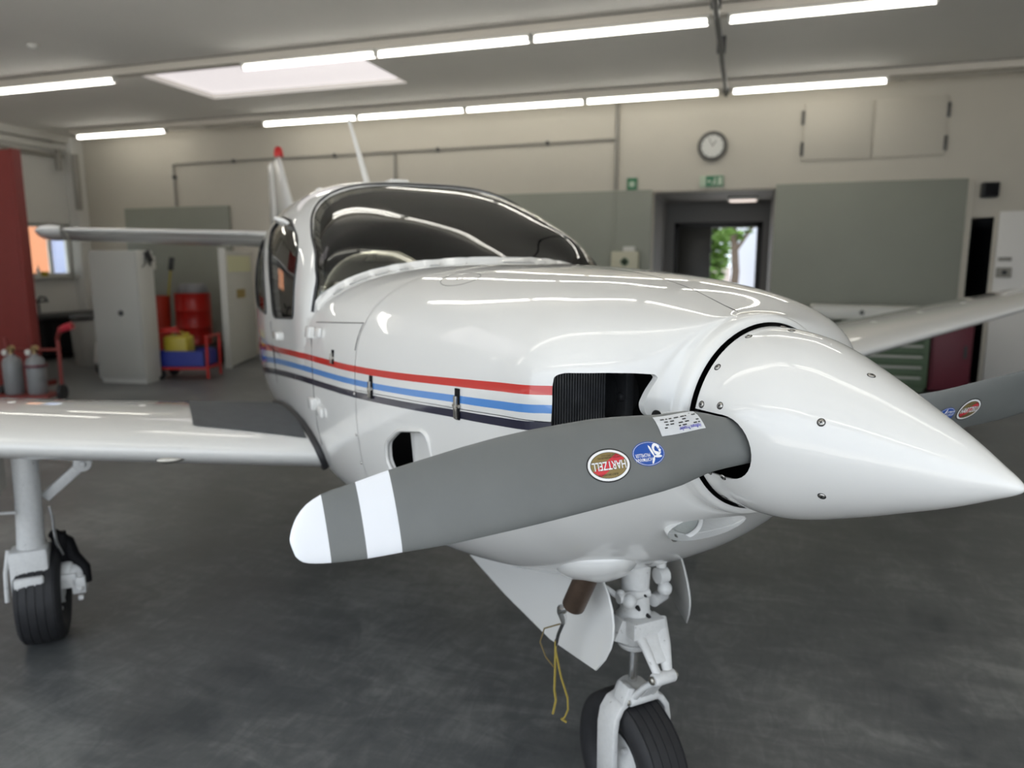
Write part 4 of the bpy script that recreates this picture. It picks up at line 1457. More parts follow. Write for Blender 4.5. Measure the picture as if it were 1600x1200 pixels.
# ceiling with the skylight openings
SKY = [(-7.45, -4.38, 7.75, 9.15), (-7.45, -4.38, 2.0, 3.4)]
mb = MB()
def slab_with_holes(mb, x0, x1, y0, y1, z0, z1, holes):
    ys = sorted(set([y0, y1] + [h[2] for h in holes] + [h[3] for h in holes]))
    for a, b in zip(ys, ys[1:]):
        hs = sorted([h for h in holes if h[2] <= a + 1e-6 and h[3] >= b - 1e-6])
        x = x0
        for h in hs:
            if h[0] > x: mb.bx(x, h[0], a, b, z0, z1)
            x = h[1]
        if x < x1: mb.bx(x, x1, a, b, z0, z1)
slab_with_holes(mb, X0 - .3, X1 + .3, Y0 - .3, Y1 + .3, ZCEIL, ZCEIL + .07, SKY)
struct('ceiling', mb, 'ceil', smooth=0)
for i, (a, b, c, d) in enumerate(SKY):
    mb = MB(); mb.bx(a - .05, b + .05, c - .05, d + .05, ZCEIL + .07, ZCEIL + .09)
    w_ = struct('window_%d' % (i + 2), mb, 'skylight', smooth=0)
# back wall with the vestibule opening and a narrow dark doorway
def wall_with_holes(mb, x0, x1, z0, z1, y0, y1, holes):
    xs = sorted(set([x0, x1] + [h[0] for h in holes] + [h[1] for h in holes]))
    for a, b in zip(xs, xs[1:]):
        hs = sorted([(h[2], h[3]) for h in holes if h[0] <= a + 1e-6 and h[1] >= b - 1e-6])
        z = z0
        for h in hs:
            if h[0] > z: mb.bx(a, b, y0, y1, z, h[0])
            z = h[1]
        if z < z1: mb.bx(a, b, y0, y1, z, z1)
mb = MB(); wall_with_holes(mb, X0 - .3, X1 + .3, 0, ZCEIL, Y1, Y1 + .25, [(-1.36, .33, 0, 2.64), (2.74, 3.01, 0, 2.19)])
struct('wall_back', mb, 'wall', smooth=0)
# left wall with its window
mb = MB()
wl = MB(); wall_with_holes(wl, Y0, Y1, 0, ZCEIL, 0, .25, [(9.86, 10.80, 1.38, 2.34)])
mb.v = [(X0 - v[1], v[0], v[2]) for v in wl.v]; mb.f = wl.f; mb.m = wl.m
struct('wall_left', mb, 'wallleft', smooth=0)
mb = MB(); mb.bx(X1, X1 + .25, Y0, Y1, 0, ZCEIL)
struct('wall_right', mb, 'wallleft', smooth=0)
mb = MB(); wall_with_holes(mb, X0 - .3, X1 + .3, 0, ZCEIL, Y0 - .25, Y0, [(-9.5, 7.1, 0, 3.7)])
struct('wall_front', mb, 'wallleft', smooth=0)
# left window: frame, panes
w1_ = MB()
for (a, b, c, d) in ((9.86, 9.92, 1.38, 2.34), (10.72, 10.80, 1.38, 2.34), (9.86, 10.80, 1.38, 1.44), (9.86, 10.80, 2.27, 2.34), (10.34, 10.38, 1.44, 2.27)):
    w1_.bx(X0 - .14, X0 - .06, a, b, c, d)
win = struct('window_1', w1_, 'plastic', bevel=.006)
for a, b in ((9.92, 10.34), (10.38, 10.72)):
    mb = MB(); mb.bx(X0 - .105, X0 - .099, a, b, 1.44, 2.27); obj('pane', mb, 'glass', win, smooth=0)
mb = MB(); mb.bx(X0 - .06, X0 + .12, 9.80, 10.86, 1.345, 1.38); obj('sill', mb, 'plastic', win, bevel=.006)
# trims
mb = MB(); mb.bx(X0, X0 + .10, Y0, Y1, 3.66, 3.78); mb.bx(X0, X0 + .16, Y0, Y1, 3.80, 3.95)
struct('trim_1', mb, 'wallleft', bevel=.01)
mb = MB(); mb.bx(X0, X0 + .22, 10.75, 11.0, 0, 3.9)
struct('trim_2', mb, 'wallleft', bevel=.01)
mb = MB(); mb.cyl((X0 + .16, 10.5, 3.3), (X0 + .16, 10.5, 3.66), .05); mb.cyl((X0 + .14, Y0, 3.55), (X0 + .14, 10.6, 3.55), .035); mb.cyl((X0 + .3, 10.72, 2.6), (X0 + .3, 10.72, 3.6), .06)
tag(obj('heating_pipe', mb, 'pipe'), 'grey heating pipes running along the left wall under the ceiling', 'pipe')
mb = MB(); mb.bx(3.06, 4.1, 10.975, 11.0, 0, 2.26)
struct('door_4', mb, 'whitedoor', bevel=.004)
mb = MB(); mb.bx(2.66, 2.74, 10.95, 11.02, 0, 2.66); struct('trim_3', mb, 'wall', bevel=.004)
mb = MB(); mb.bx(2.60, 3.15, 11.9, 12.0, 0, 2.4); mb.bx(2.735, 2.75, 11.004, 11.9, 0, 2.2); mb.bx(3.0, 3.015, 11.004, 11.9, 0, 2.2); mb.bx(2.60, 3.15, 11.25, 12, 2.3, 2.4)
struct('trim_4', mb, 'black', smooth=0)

# sliding doors (grey green)
def slab(name, x0, x1, y0, y1, z0, z1, m, parent=None, bevel=.008):
    mb = MB(); mb.bx(x0, x1, y0, y1, z0, z1)
    return struct(name, mb, m, parent, bevel=bevel)
d = slab('door_1', .33, 2.66, 10.92, 10.985, .02, 2.68, 'panelgreen')
d = slab('door_2', -3.72, -1.36, 10.92, 10.985, .02, 2.66, 'panelgreen')
mb = MB(); mb.bx(-1.93, -1.89, 10.905, 10.93, .02, 2.66); obj('edge_strip', mb, 'panelgreen', d, bevel=.004)
slab('door_3', -11.05, -8.75, 10.92, 10.985, .02, 2.62, 'panelgreen')
# vestibule behind the opening
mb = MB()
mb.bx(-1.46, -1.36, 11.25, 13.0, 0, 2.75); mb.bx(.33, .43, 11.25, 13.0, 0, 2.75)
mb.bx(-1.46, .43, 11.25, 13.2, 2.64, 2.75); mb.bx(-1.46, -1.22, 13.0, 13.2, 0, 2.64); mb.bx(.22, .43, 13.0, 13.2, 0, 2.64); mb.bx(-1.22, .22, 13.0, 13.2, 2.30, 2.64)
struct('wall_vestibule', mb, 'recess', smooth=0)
mb = MB(); mb.bx(-.34, .12, 12.0, 12.45, 2.582, 2.638)
t = obj('vestibule_lamp', mb, 'plastic', bevel=.02); tag(t, 'pale square lamp on the ceiling of the doorway vestibule', 'lamp')
mb = MB(); mb.bx(-.31, .09, 12.03, 12.42, 2.575, 2.588); obj('diffuser', mb, 'lamp', t)
mb = MB()
mb.bx(-1.22, -1.15, 13.0, 13.1, 0, 2.30); mb.bx(.13, .22, 13.0, 13.1, 0, 2.30); mb.bx(-1.22, .22, 13.0, 13.1, 2.21, 2.30)
fr = struct('door_5', mb, 'doorframe', bevel=.006)
mb = MB(); mb.bx(-1.15, -.60, 13.03, 13.08, .02, 2.21); obj('leaf', mb, 'darkdoor', fr, bevel=.004)
mb = MB(); mb.cyl((-.66, 12.96, 1.05), (-.66, 13.03, 1.05), .012); mb.cyl((-.66, 12.97, 1.05), (-.78, 12.97, 1.05), .012); obj('door_handle', mb, 'chrome', fr)

# outside
mb = MB(); mb.bx(-60, 60, -60, Y0, -.25, -.03); mb.bx(-60, X0 - .3, Y0, 60, -.25, -.03); mb.bx(X0 - .3, 60, 13.3, 60, -.25, -.03); mb.bx(X1 + .3, 60, Y0, 13.3, -.25, -.03)
struct('ground', mb, 'paving', smooth=0)
mb = MB(); mb.bx(-40, -32, 14, 27.1, -.03, 9); 
ob = tag(obj('orange_building', mb, 'orange', bevel=.05), 'orange rendered building seen through the left wall window', 'building')
mb = MB(); mb.box((-36, 20.5, 9.3), (8.6, 13.6, .6)); obj('roof', mb, 'bark', ob)
mb = MB(); mb.bx(-44, -34, 28.2, 46, -.03, 9)
b2 = tag(obj('blue_building', mb, 'bluewall', bevel=.05), 'pale blue building beside the orange one seen through the window', 'building')
mb = MB(); mb.box((-39, 37.3, 9.3), (10.6, 17.6, .6)); obj('roof', mb, 'bark', b2)
mb = MB(); mb.bx(-.36, 5.5, 26, 33, -.03, 7)
b3 = tag(obj('white_building', mb, 'whitehouse', bevel=.05), 'white building bright in daylight behind the open back door', 'building')
mb = MB(); mb.box((2.57, 29.5, 7.2), (6.1, 7.4, .4)); obj('roof', mb, 'bark', b3)
mb = MB(); mb.bx(-4.5, -.5, 24.5, 24.8, -.03, 1.55)
tag(obj('garden_wall', mb, 'pink', bevel=.03), 'low pale wall in the garden behind the open back door', 'wall')
def tree(name, x, y, trunk_r, h, crown, lab, n, sc):
    t = thing(name, (x, y, -.03), 0, lab, 'tree')
    mb = MB(); mb.tube([(0, 0, 0), (.08, 0, h * .35), (-.05, .05, h * .7), (.05, 0, h)], [trunk_r, trunk_r * .8, trunk_r * .6, trunk_r * .3], 10)
    for a in range(4):
        an = a * 1.7
        mb.tube([(0, 0, h * (.45 + .1 * a)), (.4 * math.cos(an), .4 * math.sin(an), h * (.6 + .1 * a)), (.8 * math.cos(an), .8 * math.sin(an), h * (.7 + .1 * a))], [trunk_r * .4, trunk_r * .3, trunk_r * .15], 8)
    obj('trunk', mb, 'bark', t)
    random.seed(hash(name) % 1000 if False else int(abs(x) * 100))
    mb = MB()
    for i in range(n):
        while True:
            p = Vector((random.uniform(-1, 1), random.uniform(-1, 1), random.uniform(-1, 1)))
            if p.length < 1: break
        c = Vector((p.x * crown[0], p.y * crown[1], crown[3] + p.z * crown[2]))
        q = Matrix.Rotation(random.uniform(0, 6.28), 3, 'Z') @ Matrix.Rotation(random.uniform(-1.2, 1.2), 3, 'X')
        s_ = sc * random.uniform(.6, 1.3)
        mb.add([c + q @ Vector(v) for v in ((-s_, 0, 0), (0, -s_ * .45, .1 * s_), (s_, 0, 0), (0, s_ * .45, .1 * s_))], [(0, 1, 2, 3)])
    o = obj('foliage', mb, 'leaf', t, smooth=0, fixn=False); o['kind'] = 'stuff'
    return t
tree('garden_tree', -.35, 19.5, .13, 4.2, (.75, .75, 1.5, 3.7), 'leafy green tree with a dark trunk behind the open back door', 1400, .13)
tree('garden_bush', -1.45, 21.5, .10, 3.2, (1.0, .9, 2.1, 2.5), 'green bush standing left of the tree behind the back door', 3600, .17)

# ------------------------------------------------------------------ lights on the ceiling
def trunk(n, y, x0, x1):
    mb = MB()
    mb.bx(x0, x1, y - .05, y + .07, 3.855, 3.945)
    mb.bx(x0, x1, y - .065, y - .05, 3.855, 3.885); mb.bx(x0, x1, y - .058, y - .05, 3.905, 3.925)
    t = struct('trim_%d' % n, mb, 'trunk', bevel=.003)
    mb = MB(); mb.bx(x0, x1, y - .075, y + .07, 3.943, 3.955); obj('painted_shadow_strip', mb, 'trunkdark', t)  # dark strip that paints the shadow line between trunking and ceiling
ROW = {1: (7.42, -12.1, 7.4), 2: (10.32, -11.45, 7.4), 3: (4.52, -12.1, 7.4), 4: (1.62, -12.1, 7.4), 5: (-1.28, -12.1, 7.4)}
for k, (y, a, b) in ROW.items():
    trunk(4 + k, y, a, b)
light0 = None
def ceiling_light(x0, x1, y, label, group, twin=False):
    t = thing('ceiling_light', ((x0 + x1) / 2, y, 3.855), 0, label, 'ceiling light', group)
    h = (x1 - x0) / 2
    mb = MB(); mb.bx(-h, h, -.055, .055, -.02, 0); mb.bx(-h, -h + .03, -.03, .03, -.07, -.02); mb.bx(h - .03, h, -.03, .03, -.07, -.02)
    obj('housing', mb, 'plastic', t, bevel=.003)
    for dy in ((-.06, .06) if twin else (0,)):
        mb = MB(); mb.cyl((-h + .02, dy, -.048), (h - .02, dy, -.048), .026, n=14)
        obj('tube', mb, 'tube2' if twin else 'tube', t)
R1 = [(-11.2, -9.45, 'leftmost lit tube of the nearer visible row'), (-9.44, -7.48, 'second lit tube from the left in the nearer visible row'), (-5.62, -3.91, 'lit tube crossing the skylight in the nearer visible row'),
      (-3.90, -2.18, 'lit tube right of the skylight in the nearer visible row'), (-2.16, -.44, 'lit tube ending at the ceiling cable in the nearer row'), (-.28, 1.45, 'lit tube right of the ceiling cable in the nearer row')]
R2 = [(-11.35, -9.42, 'short lit tube at the left end of the back row'), (-7.48, -5.80, 'lit tube above the airplane fin in the back row'), (-5.78, -4.03, 'lit tube above the airplane roof in the back row'),
      (-4.01, -2.25, 'lit tube third from the black cable in the back row'), (-2.23, -.45, 'lit tube left of the black cable end in the back row'), (-.30, 1.54, 'lit tube right of the black cable end in the back row')]
R2[3] = (-4.01, -2.25, 'lit tube left of the conduit in the back row')
for a, b, l in R1: ceiling_light(a, b, 7.42, 'ceiling light, ' + l, 'lights of the nearer row')
for a, b, l in R2: ceiling_light(a, b, 10.32, 'ceiling light, ' + l, 'lights of the back row')
for y in (4.52, 1.62, -1.28):
    for i in range(8):
        if i in (2, 6): continue
        ceiling_light(-9.3 + 1.78 * i, -9.3 + 1.78 * i + 1.74, y, 'white fluorescent light in a row overhead in front of the visible rows', 'lights of the front rows', True)
mb = MB()
mb.tube([(-.37, 1.0, 3.80), (-.37, 4.6, 3.80), (-.37, 7.0, 3.80), (-.37, 7.5, 3.80), (-.37, 10.2, 3.80), (-.37, 10.35, 3.78)], .028, 8)
for y in (5.5, 7.0, 8.4, 10.3): mb.bx(-.415, -.325, y - .03, y + .03, 3.79, 3.95)
tag(obj('ceiling_cable', mb, 'darkmetal'), 'black cable duct running across the ceiling between the light rows', 'cable')
mb = MB(); mb.lathe((-7.54, 6.4, 3.95), (-7.54, 6.4, 3.90), [(0, .055), (.5, .055), (.8, .04), (1, .015)], 18)
tag(obj('smoke_detector', mb, 'plastic'), 'small white smoke detector on the ceiling', 'detector')

# ------------------------------------------------------------------ things on the back wall
def conduit(name, pts, r, clamps, label):
    mb = MB(); mb.tube(pts, r, 8)
    o = tag(obj(name, mb, 'pipe'), label, 'pipe')
    for c in clamps:
        mb = MB(); mb.box(c, (.06, .05, .05) if pts[0][2] == pts[-1][2] else (.05, .05, .06)); obj('clamp', mb, 'darkmetal', o, bevel=.006)
conduit('conduit', [(-1.90, 10.96, 3.93), (-1.90, 10.96, 3.4), (-1.90, 10.96, 2.68)], .028, [(-1.90, 10.97, 3.40)], 'vertical grey conduit between the ceiling and the sliding door')
conduit('conduit', [(-9.87, 10.965, 3.37), (-5.5, 10.965, 3.385), (-1.93, 10.965, 3.40)], .020, [(-8.6, 10.97, 3.375), (-6.6, 10.97, 3.38), (-4.74, 10.97, 3.388), (-2.95, 10.97, 3.396)], 'long horizontal grey conduit on the back wall')
conduit('conduit', [(-9.90, 10.965, 3.37), (-9.90, 10.965, 2.64)], .020, [(-9.9, 10.97, 3.15)], 'vertical grey conduit dropping from the left end of the horizontal run')
conduit('conduit', [(-5.5, 10.97, 3.37), (-5.5, 10.97, 2.4)], .022, [], 'short grey conduit dropping behind the airplane roof')
clock = thing('wall_clock', (-.545, 10.985, 3.235), 0, 'round wall clock with grey rim above the exit sign', 'clock')
mb = MB(); mb.lathe((0, .0, 0), (0, -.06, 0), [(0, .205), (.6, .205), (1, .19), (1, .155), (.7, .15)], 40)
obj('rim', mb, 'clockrim', clock)
mb = MB(); mb.cyl((0, -.03, 0), (0, -.044, 0), .155, n=40); obj('dial', mb, 'plastic', clock)
for an, l, w_ in ((35, .085, .012), (-25, .12, .008)):
    mb = MB(); mb.box((math.sin(rad(an)) * l / 2, -.047, math.cos(rad(an)) * l / 2), (w_, .003, l), Matrix.Rotation(rad(an), 3, 'Y')); obj('hand', mb, 'clockrim', clock)
mb = MB()
for i in range(12):
    a = 2 * PI * i / 12; mb.box((math.sin(a) * .135, -.0455, math.cos(a) * .135), (.008, .003, .022), Matrix.Rotation(a, 3, 'Y'))
obj('hour_marks', mb, 'clockrim', clock)
ex = thing('exit_sign', (-.535, 10.985, 2.755), 0, 'green exit sign with running figure and arrow above the doorway', 'sign')
mb = MB(); mb.bx(-.165, .165, -.03, 0, -.08, .08); obj('sign_box', mb, 'signpale', ex, bevel=.006)
mb = MB(); mb.bx(-.08, .16, -.033, -.029, -.072, .072); obj('green_field', mb, 'greensign', ex)
mb = MB()
mb.bx(.085, .145, -.036, -.032, -.055, .055)
mb.cyl((.045, -.032, .045), (.045, -.036, .045), .014, n=12)
mb.prism([(.03, .03), (.06, .02), (.055, -.02), (.075, -.05), (.06, -.055), (.038, -.025), (.015, -.055), (.0, -.05), (.025, -.01)], lambda x, z: (x, -.032, z), lambda x, z: (x, -.036, z))
mb.prism([(-.065, 0), (-.035, .03), (-.035, .012), (-.005, .012), (-.005, -.012), (-.035, -.012), (-.035, -.03)], lambda x, z: (x, -.032, z), lambda x, z: (x, -.036, z))
obj('pictogram', mb, 'signpale', ex, smooth=0)
mb = MB(); mb.bx(-1.735, -1.59, 10.955, 10.985, 2.67, 2.84)
g = tag(obj('safety_sign', mb, 'greensign', bevel=.004), 'small green safety sign right of the vertical conduit', 'sign')
mb = MB(); mb.bx(-1.70, -1.625, 10.95, 10.956, 2.715, 2.79); obj('pictogram', mb, 'signpale', g)
fa = thing('first_aid_box', (-1.715, 10.905, 1.45), 0, 'cream first aid box with a dark cross on the grey door', 'box')
mb = MB(); mb.bx(-.20, .20, -.14, 0, 0, .33); obj('case', mb, 'cream', fa, bevel=.015)
mb = MB(); mb.bx(-.03, .03, -.146, -.139, .12, .24); mb.bx(-.06, .06, -.146, -.139, .15, .21); obj('cross', mb, 'toolgreen', fa)
mb = MB(); mb.bx(-.035, .14, -.10, 0, .33, .40); obj('top_bracket', mb, 'plastic', fa, bevel=.01)
ha = thing('wall_hatch', (1.50, 11.0, 3.36), 0, 'cream double-leaf wall hatch with black hinges near the ceiling', 'hatch')
for x0, x1 in ((-.86, -.01), (.01, .86)):
    mb = MB(); mb.bx(x0, x1, -.03, .0, -.37, .37); obj('hatch_leaf', mb, 'hatch', ha, bevel=.006)
for x, z in ((-.87, .19), (-.865, -.22), (.87, .19), (.865, -.22)):
    mb = MB(); mb.bx(x - .02, x + .02, -.05, 0, z - .09, z + .09); obj('hinge', mb, 'clockrim', ha, bevel=.006)
mb = MB(); mb.bx(2.82, 3.0, 10.86, 11.0, 2.43, 2.62)
t = tag(obj('loudspeaker', mb, 'darkmetal', bevel=.012), 'small black loudspeaker on the wall above the narrow dark doorway', 'speaker')
mb = MB(); mb.bx(2.835, 2.985, 10.852, 10.861, 2.445, 2.605); obj('grille', mb, 'black', t, bevel=.004)
mb = MB(); mb.bx(3.09, 3.24, 10.955, 10.975, 1.63, 1.68)
tag(obj('name_plate', mb, 'pipe', bevel=.004), 'narrow grey plate on the white door above the switch', 'plate')
mb = MB(); mb.bx(3.08, 3.25, 10.94, 10.975, 1.42, 1.55)
t = tag(obj('wall_switch', mb, 'pipe', bevel=.008), 'square grey switch box on the white door', 'switch')
mb = MB(); mb.cyl((3.165, 10.945, 1.485), (3.165, 10.92, 1.485), .03); obj('knob', mb, 'darkmetal', t)

# ------------------------------------------------------------------ right side furniture
tc_ = thing('tool_cabinet', (1.80, 10.35, 0), 0, 'green tool cabinet with drawers under the raised wing, before the grey door', 'cabinet')
mb = MB(); mb.bx(-.62, .40, -.30, .35, .06, .88); mb.bx(-.6, .38, -.26, .33, 0, .06); obj('body', mb, 'toolgreen', tc_, bevel=.01)
for i in range(6):
    z = .09 + i * .132
    mb = MB(); mb.bx(-.60, .34, -.325, -.30, z, z + .118); d_ = obj('drawer', mb, 'toolgreen', tc_, bevel=.004)
    mb = MB(); mb.bx(-.58, .32, -.35, -.325, z + .085, z + .112); obj('handle', mb, 'cablight', d_, bevel=.006)
bc = thing('side_cabinet', (2.44, 10.35, 0), 0, 'burgundy steel cabinet beside the green tool cabinet', 'cabinet')
mb = MB(); mb.bx(-.21, .235, -.25, .3, .03, .88); obj('body', mb, 'burgundy', bc, bevel=.008)
mb = MB(); mb.bx(-.19, .215, -.27, -.25, .06, .86); d_ = obj('door', mb, 'burgundy', bc, bevel=.006)
mb = MB(); mb.bx(.14, .17, -.29, -.27, .45, .6); obj('handle', mb, 'darkmetal', d_)
wp = thing('white_fairing', (1.52, 10.35, .892), 0, 'long white aircraft fairing with a small dark star lying on the tool cabinet', 'fairing')
mb = MB()
rs = []
for t in [0, .02, .2, .5, .8, .97, 1]:
    x = -.70 + 1.5 * t; h = .185 * (1 - .12 * t); e = .9 if t in (0, 1) else 1
    rs.append([(x, -.20 * e, .0), (x, -.21 * e, h * .5), (x, -.18 * e, h * .95 * e), (x, .18 * e, h * e), (x, .21 * e, h * .5), (x, .2 * e, 0)])
mb.rings(rs); obj('shell', mb, 'plastic', wp, bevel=.01)
mb = MB(); st = []
for i in range(10):
    a = PI / 2 + PI * i / 5; r = .045 if i % 2 == 0 else .02; st.append((r * math.cos(a), r * math.sin(a)))
mb.prism(st, lambda x, z: (x - .1, -.21, z + .09), lambda x, z: (x - .1, -.214, z + .09)); obj('star_mark', mb, 'darkmetal', wp, smooth=0)

# ------------------------------------------------------------------ left corner
mb = MB(); mb.bx(-10.6, -8.42, 6.72, 6.80, 0, 2.95)
t = tag(obj('red_partition', mb, 'redpanel', bevel=.01), 'tall dark red steel partition at the left edge', 'partition')
mb = MB(); mb.bx(-8.46, -8.40, 6.70, 6.82, 0, 2.95); obj('edge_post', mb, 'redpanel', t, bevel=.006)
for x in (-10.2, -8.8):
    mb = MB(); mb.bx(x - .03, x + .03, 6.80, 7.3, 0, .06); obj('foot', mb, 'redpanel', t)
# welding gas trolley
tr = thing('gas_trolley', (-7.85, 6.15, 0), rad(20), 'red gas bottle trolley with a raised handle in front of the red partition', 'trolley')
mb = MB()
for x in (-.30, .30):
    mb.tube([(x, .15, .10), (x, .17, .55), (x, .16, .74)], .022, 10)
mb.tube([(.30, .16, .72), (.34, .12, .78), (.48, -.05, .86), (.62, -.1, .90)], [.022, .024, .03, .036], 10)
mb.tube([(-.30, .16, .60), (.30, .16, .60)], .018, 10); mb.bx(-.32, .32, -.18, .18, .08, .11)
obj('frame', mb, 'redpanel', tr, smooth=50)
mb = MB(); mb.tube([(.44, .0, .845), (.53, -.07, .875), (.62, -.1, .90)], [.036, .042, .045], 12); obj('grip', mb, 'pinkred', tr, smooth=60)
for x in (-.33, .33):
    mb = MB(); tyre(mb, (x, .1, .10), (1, 0, 0), .10, .05, n=20, grooves=1); obj('wheel', mb, 'rubber', tr)
mb = MB(); mb.tube([(.13 + .115 * math.cos(a), -.02 + .115 * math.sin(a), .44) for a in [2 * PI * i / 20 for i in range(21)]], .014, 6); obj('clamp_ring', mb, 'burgundy', tr)
def cyl_bottle(dx, h, lab):
    p = Matrix.Rotation(rad(20), 3, 'Z') @ Vector((dx, -.02, 0))
    b = thing('gas_cylinder', (-7.85 + p.x, 6.15 + p.y, .112), 0, lab, 'cylinder', 'gas cylinders on the trolley')
    mb = MB(); mb.lathe((0, 0, 0), (0, 0, h), [(0, .09), (.03, .1), (.8, .1), (.9, .08), (.96, .04), (1, .035)], 24); obj('body', mb, 'cyl', b, smooth=50)
    mb = MB(); mb.cyl((0, 0, h - .01), (0, 0, h + .09), .02, n=12); mb.cyl((-.05, 0, h + .05), (.05, 0, h + .05), .014, n=10); obj('valve', mb, 'brass', b)
    mb = MB(); mb.lathe((.06, -.02, h + .07), (.06, -.06, h + .07), [(0, .038), (.7, .038), (1, .034)], 16); obj('gauge', mb, 'brass', b)
    mb = MB(); mb.lathe((-.05, -.03, h + .02), (-.05, -.05, h + .02), [(0, .035), (1, .033)], 16); obj('dial', mb, 'plastic', b)
cyl_bottle(.13, .46, 'grey gas cylinder with a red ring, right-hand one on the trolley')
cyl_bottle(-.13, .46, 'grey gas cylinder with brass regulator, left-hand one on the trolley')
# tall grey locker with an ajar side
lk = thing('steel_locker', (-7.98, 7.85, 0), rad(7), 'tall grey steel locker with a round lock, beside the red drums', 'locker')
mb = MB(); mb.bx(-.36, .36, -.25, .06, .06, 1.77); mb.bx(-.34, .34, -.23, .04, 0, .06); obj('body', mb, 'cablight', lk, bevel=.01)
mb = MB(); mb.bx(-.35, .35, -.27, -.25, .08, 1.76); dd = obj('door', mb, 'cabgrey', lk, bevel=.006)  # darker grey than the body: the front's shade is put into its colour
mb = MB(); mb.lathe((.07, -.27, .95), (.07, -.30, .95), [(0, .035), (.6, .035), (1, .02)], 16); obj('lock', mb, 'darkmetal', dd)
mb = MB()
mb.tube([(.365, -.12, 1.74), (.39, -.10, 1.70), (.38, -.05, 1.62), (.37, .0, 1.58)], .012, 6); mb.box((.385, -.04, 1.70), (.03, .05, .16), Matrix.Rotation(rad(30), 3, 'X')); mb.tube([(.37, -.1, 1.70), (.39, -.14, 1.6), (.37, -.18, 1.55)], .008, 6)
obj('hanging_hooks', mb, 'darkmetal', lk)
# open steel door with a pale window
od = thing('steel_door', (-7.60, 9.30, 0), rad(110), 'light grey steel door standing open, with a yellowish pane and an ochre sticker', 'door')
mb = MB(); mb.bx(0, 1.30, -.03, .03, .02, 1.80); obj('leaf', mb, 'cablight', od, bevel=.006)
mb = MB(); mb.bx(.10, 1.2, -.036, -.029, 1.48, 1.73); obj('pane', mb, 'poster', od)
mb = MB(); mb.bx(.45, .85, -.035, -.029, 1.06, 1.20); obj('sticker', mb, 'stickeryellow', od)
mb = MB(); mb.bx(-.05, .0, -.05, .05, 0, 1.84); obj('jamb', mb, 'cablight', od, bevel=.006)
# drums
def drum(x, y, r, h, z0, m, lab, name='oil_drum', funnel=False):
    d = thing(name, (x, y, z0), 0, lab, 'drum' if name == 'oil_drum' else 'bin')
    mb = MB(); mb.lathe((0, 0, 0), (0, 0, h), [(0, r), (.02, r * 1.02), (.04, r), (.32, r), (.335, r * 1.025), (.35, r), (.65, r), (.665, r * 1.025), (.68, r), (.96, r), (.98, r * 1.02), (1, r * 1.02), (1, r * .96), (.97, r * .95)], 32); obj('barrel', mb, m, d, smooth=40)
    if name != 'oil_drum':
        bpy.data.objects.remove(d.children[0]); mb = MB(); mb.lathe((0, 0, 0), (0, 0, h), [(0, r * .85), (.98, r), (.98, r * 1.05), (1, r * 1.05), (1, r * .95), (.06, r * .8)], 28); obj('shell', mb, m, d, smooth=40)
        return d
    mb = MB(); mb.cyl((r * .5, 0, h * .97), (r * .5, 0, h * 1.0), .03, n=12); obj('bung', mb, 'darkmetal', d)
    return d
pal = thing('spill_pallet', (-8.74, 9.95, 0), rad(10), 'dark grey spill pallet under the red drum', 'pallet')
mb = MB(); mb.bx(-.32, .62, -.42, .42, .10, .27); mb.bx(-.30, -.12, -.4, .4, 0, .10); mb.bx(.4, .6, -.4, .4, 0, .10); obj('tray', mb, 'darkmetal', pal, bevel=.015)
mb = MB()
for i in range(8): mb.bx(-.29, .58, -.38 + i * .1, -.33 + i * .1, .27, .285)
obj('grating', mb, 'darkmetal', pal, smooth=0)
drum(-8.76, 9.92, .28, .84, .286, 'drum', 'large red steel drum standing on the spill pallet')
drum(-9.30, 9.72, .20, 1.08, 0, 'bin', 'tall orange-red bin holding brooms, left of the red drum', 'broom_bin')
mb = MB(); mb.lathe((-8.74, 9.92, 1.13), (-8.74, 9.92, 1.28), [(0, .23), (.2, .24), (1, .20)], 24)
tag(obj('steel_pan', mb, 'cyl', smooth=40), 'dark steel pan lying on the red drum', 'pan')
def broom(x, y, tilt, az, col, lab, head):
    b = thing('broom', (x, y, .5), az, lab, 'broom')
    R = Matrix.Rotation(tilt, 3, 'Y')
    mb = MB(); mb.cyl((0, 0, 0), R @ Vector((0, 0, 1.05)), .016, n=10); obj('handle', mb, col, b)
    mb = MB(); mb.box(R @ Vector((0, 0, 1.12)), (.16 if head else .07, .08, .22), R); obj('head', mb, 'darkmetal' if not head else 'plastic', b, bevel=.015)
broom(-9.36, 9.73, rad(-3), 0, 'yellow', 'yellow handled broom standing in the orange-red bin', False)
broom(-9.26, 9.80, rad(9), .4, 'yellow', 'yellow handled mop leaning right in the orange-red bin', False)
broom(-9.29, 9.64, rad(-1), .2, 'plastic', 'white plastic brush standing in the orange-red bin', True)
# red cart with yellow canister in a blue tray
ct = thing('hand_cart', (-7.48, 8.30, 0), rad(18), 'low red hand cart carrying a blue tray in front of the drums', 'cart')
mb = MB()
mb.bx(-.36, .36, -.24, .24, .15, .18)
mb.tube([(-.36, -.2, .15), (-.37, -.2, .62), (-.33, -.18, .70), (-.05, -.16, .72)], .018, 8); mb.tube([(-.36, .2, .15), (-.37, .2, .62)], .018, 8); mb.tube([(-.37, -.2, .63), (-.37, .2, .63)], .018, 8)
mb.tube([(.36, -.22, .02), (.37, -.22, .62)], .02, 8); mb.tube([(.36, .22, .02), (.37, .22, .62)], .02, 8); mb.tube([(.37, -.22, .6), (.37, .22, .6)], .018, 8)
mb.bx(-.36, -.02, -.2, -.14, .66, .70)
obj('frame', mb, 'drum', ct, smooth=50)
for y in (-.2, .2):
    mb = MB(); tyre(mb, (-.30, y, .075), (0, 1, 0), .075, .04, n=20, grooves=1); obj('wheel', mb, 'rubber', ct)
CR = Matrix.Rotation(rad(18), 3, 'Z')
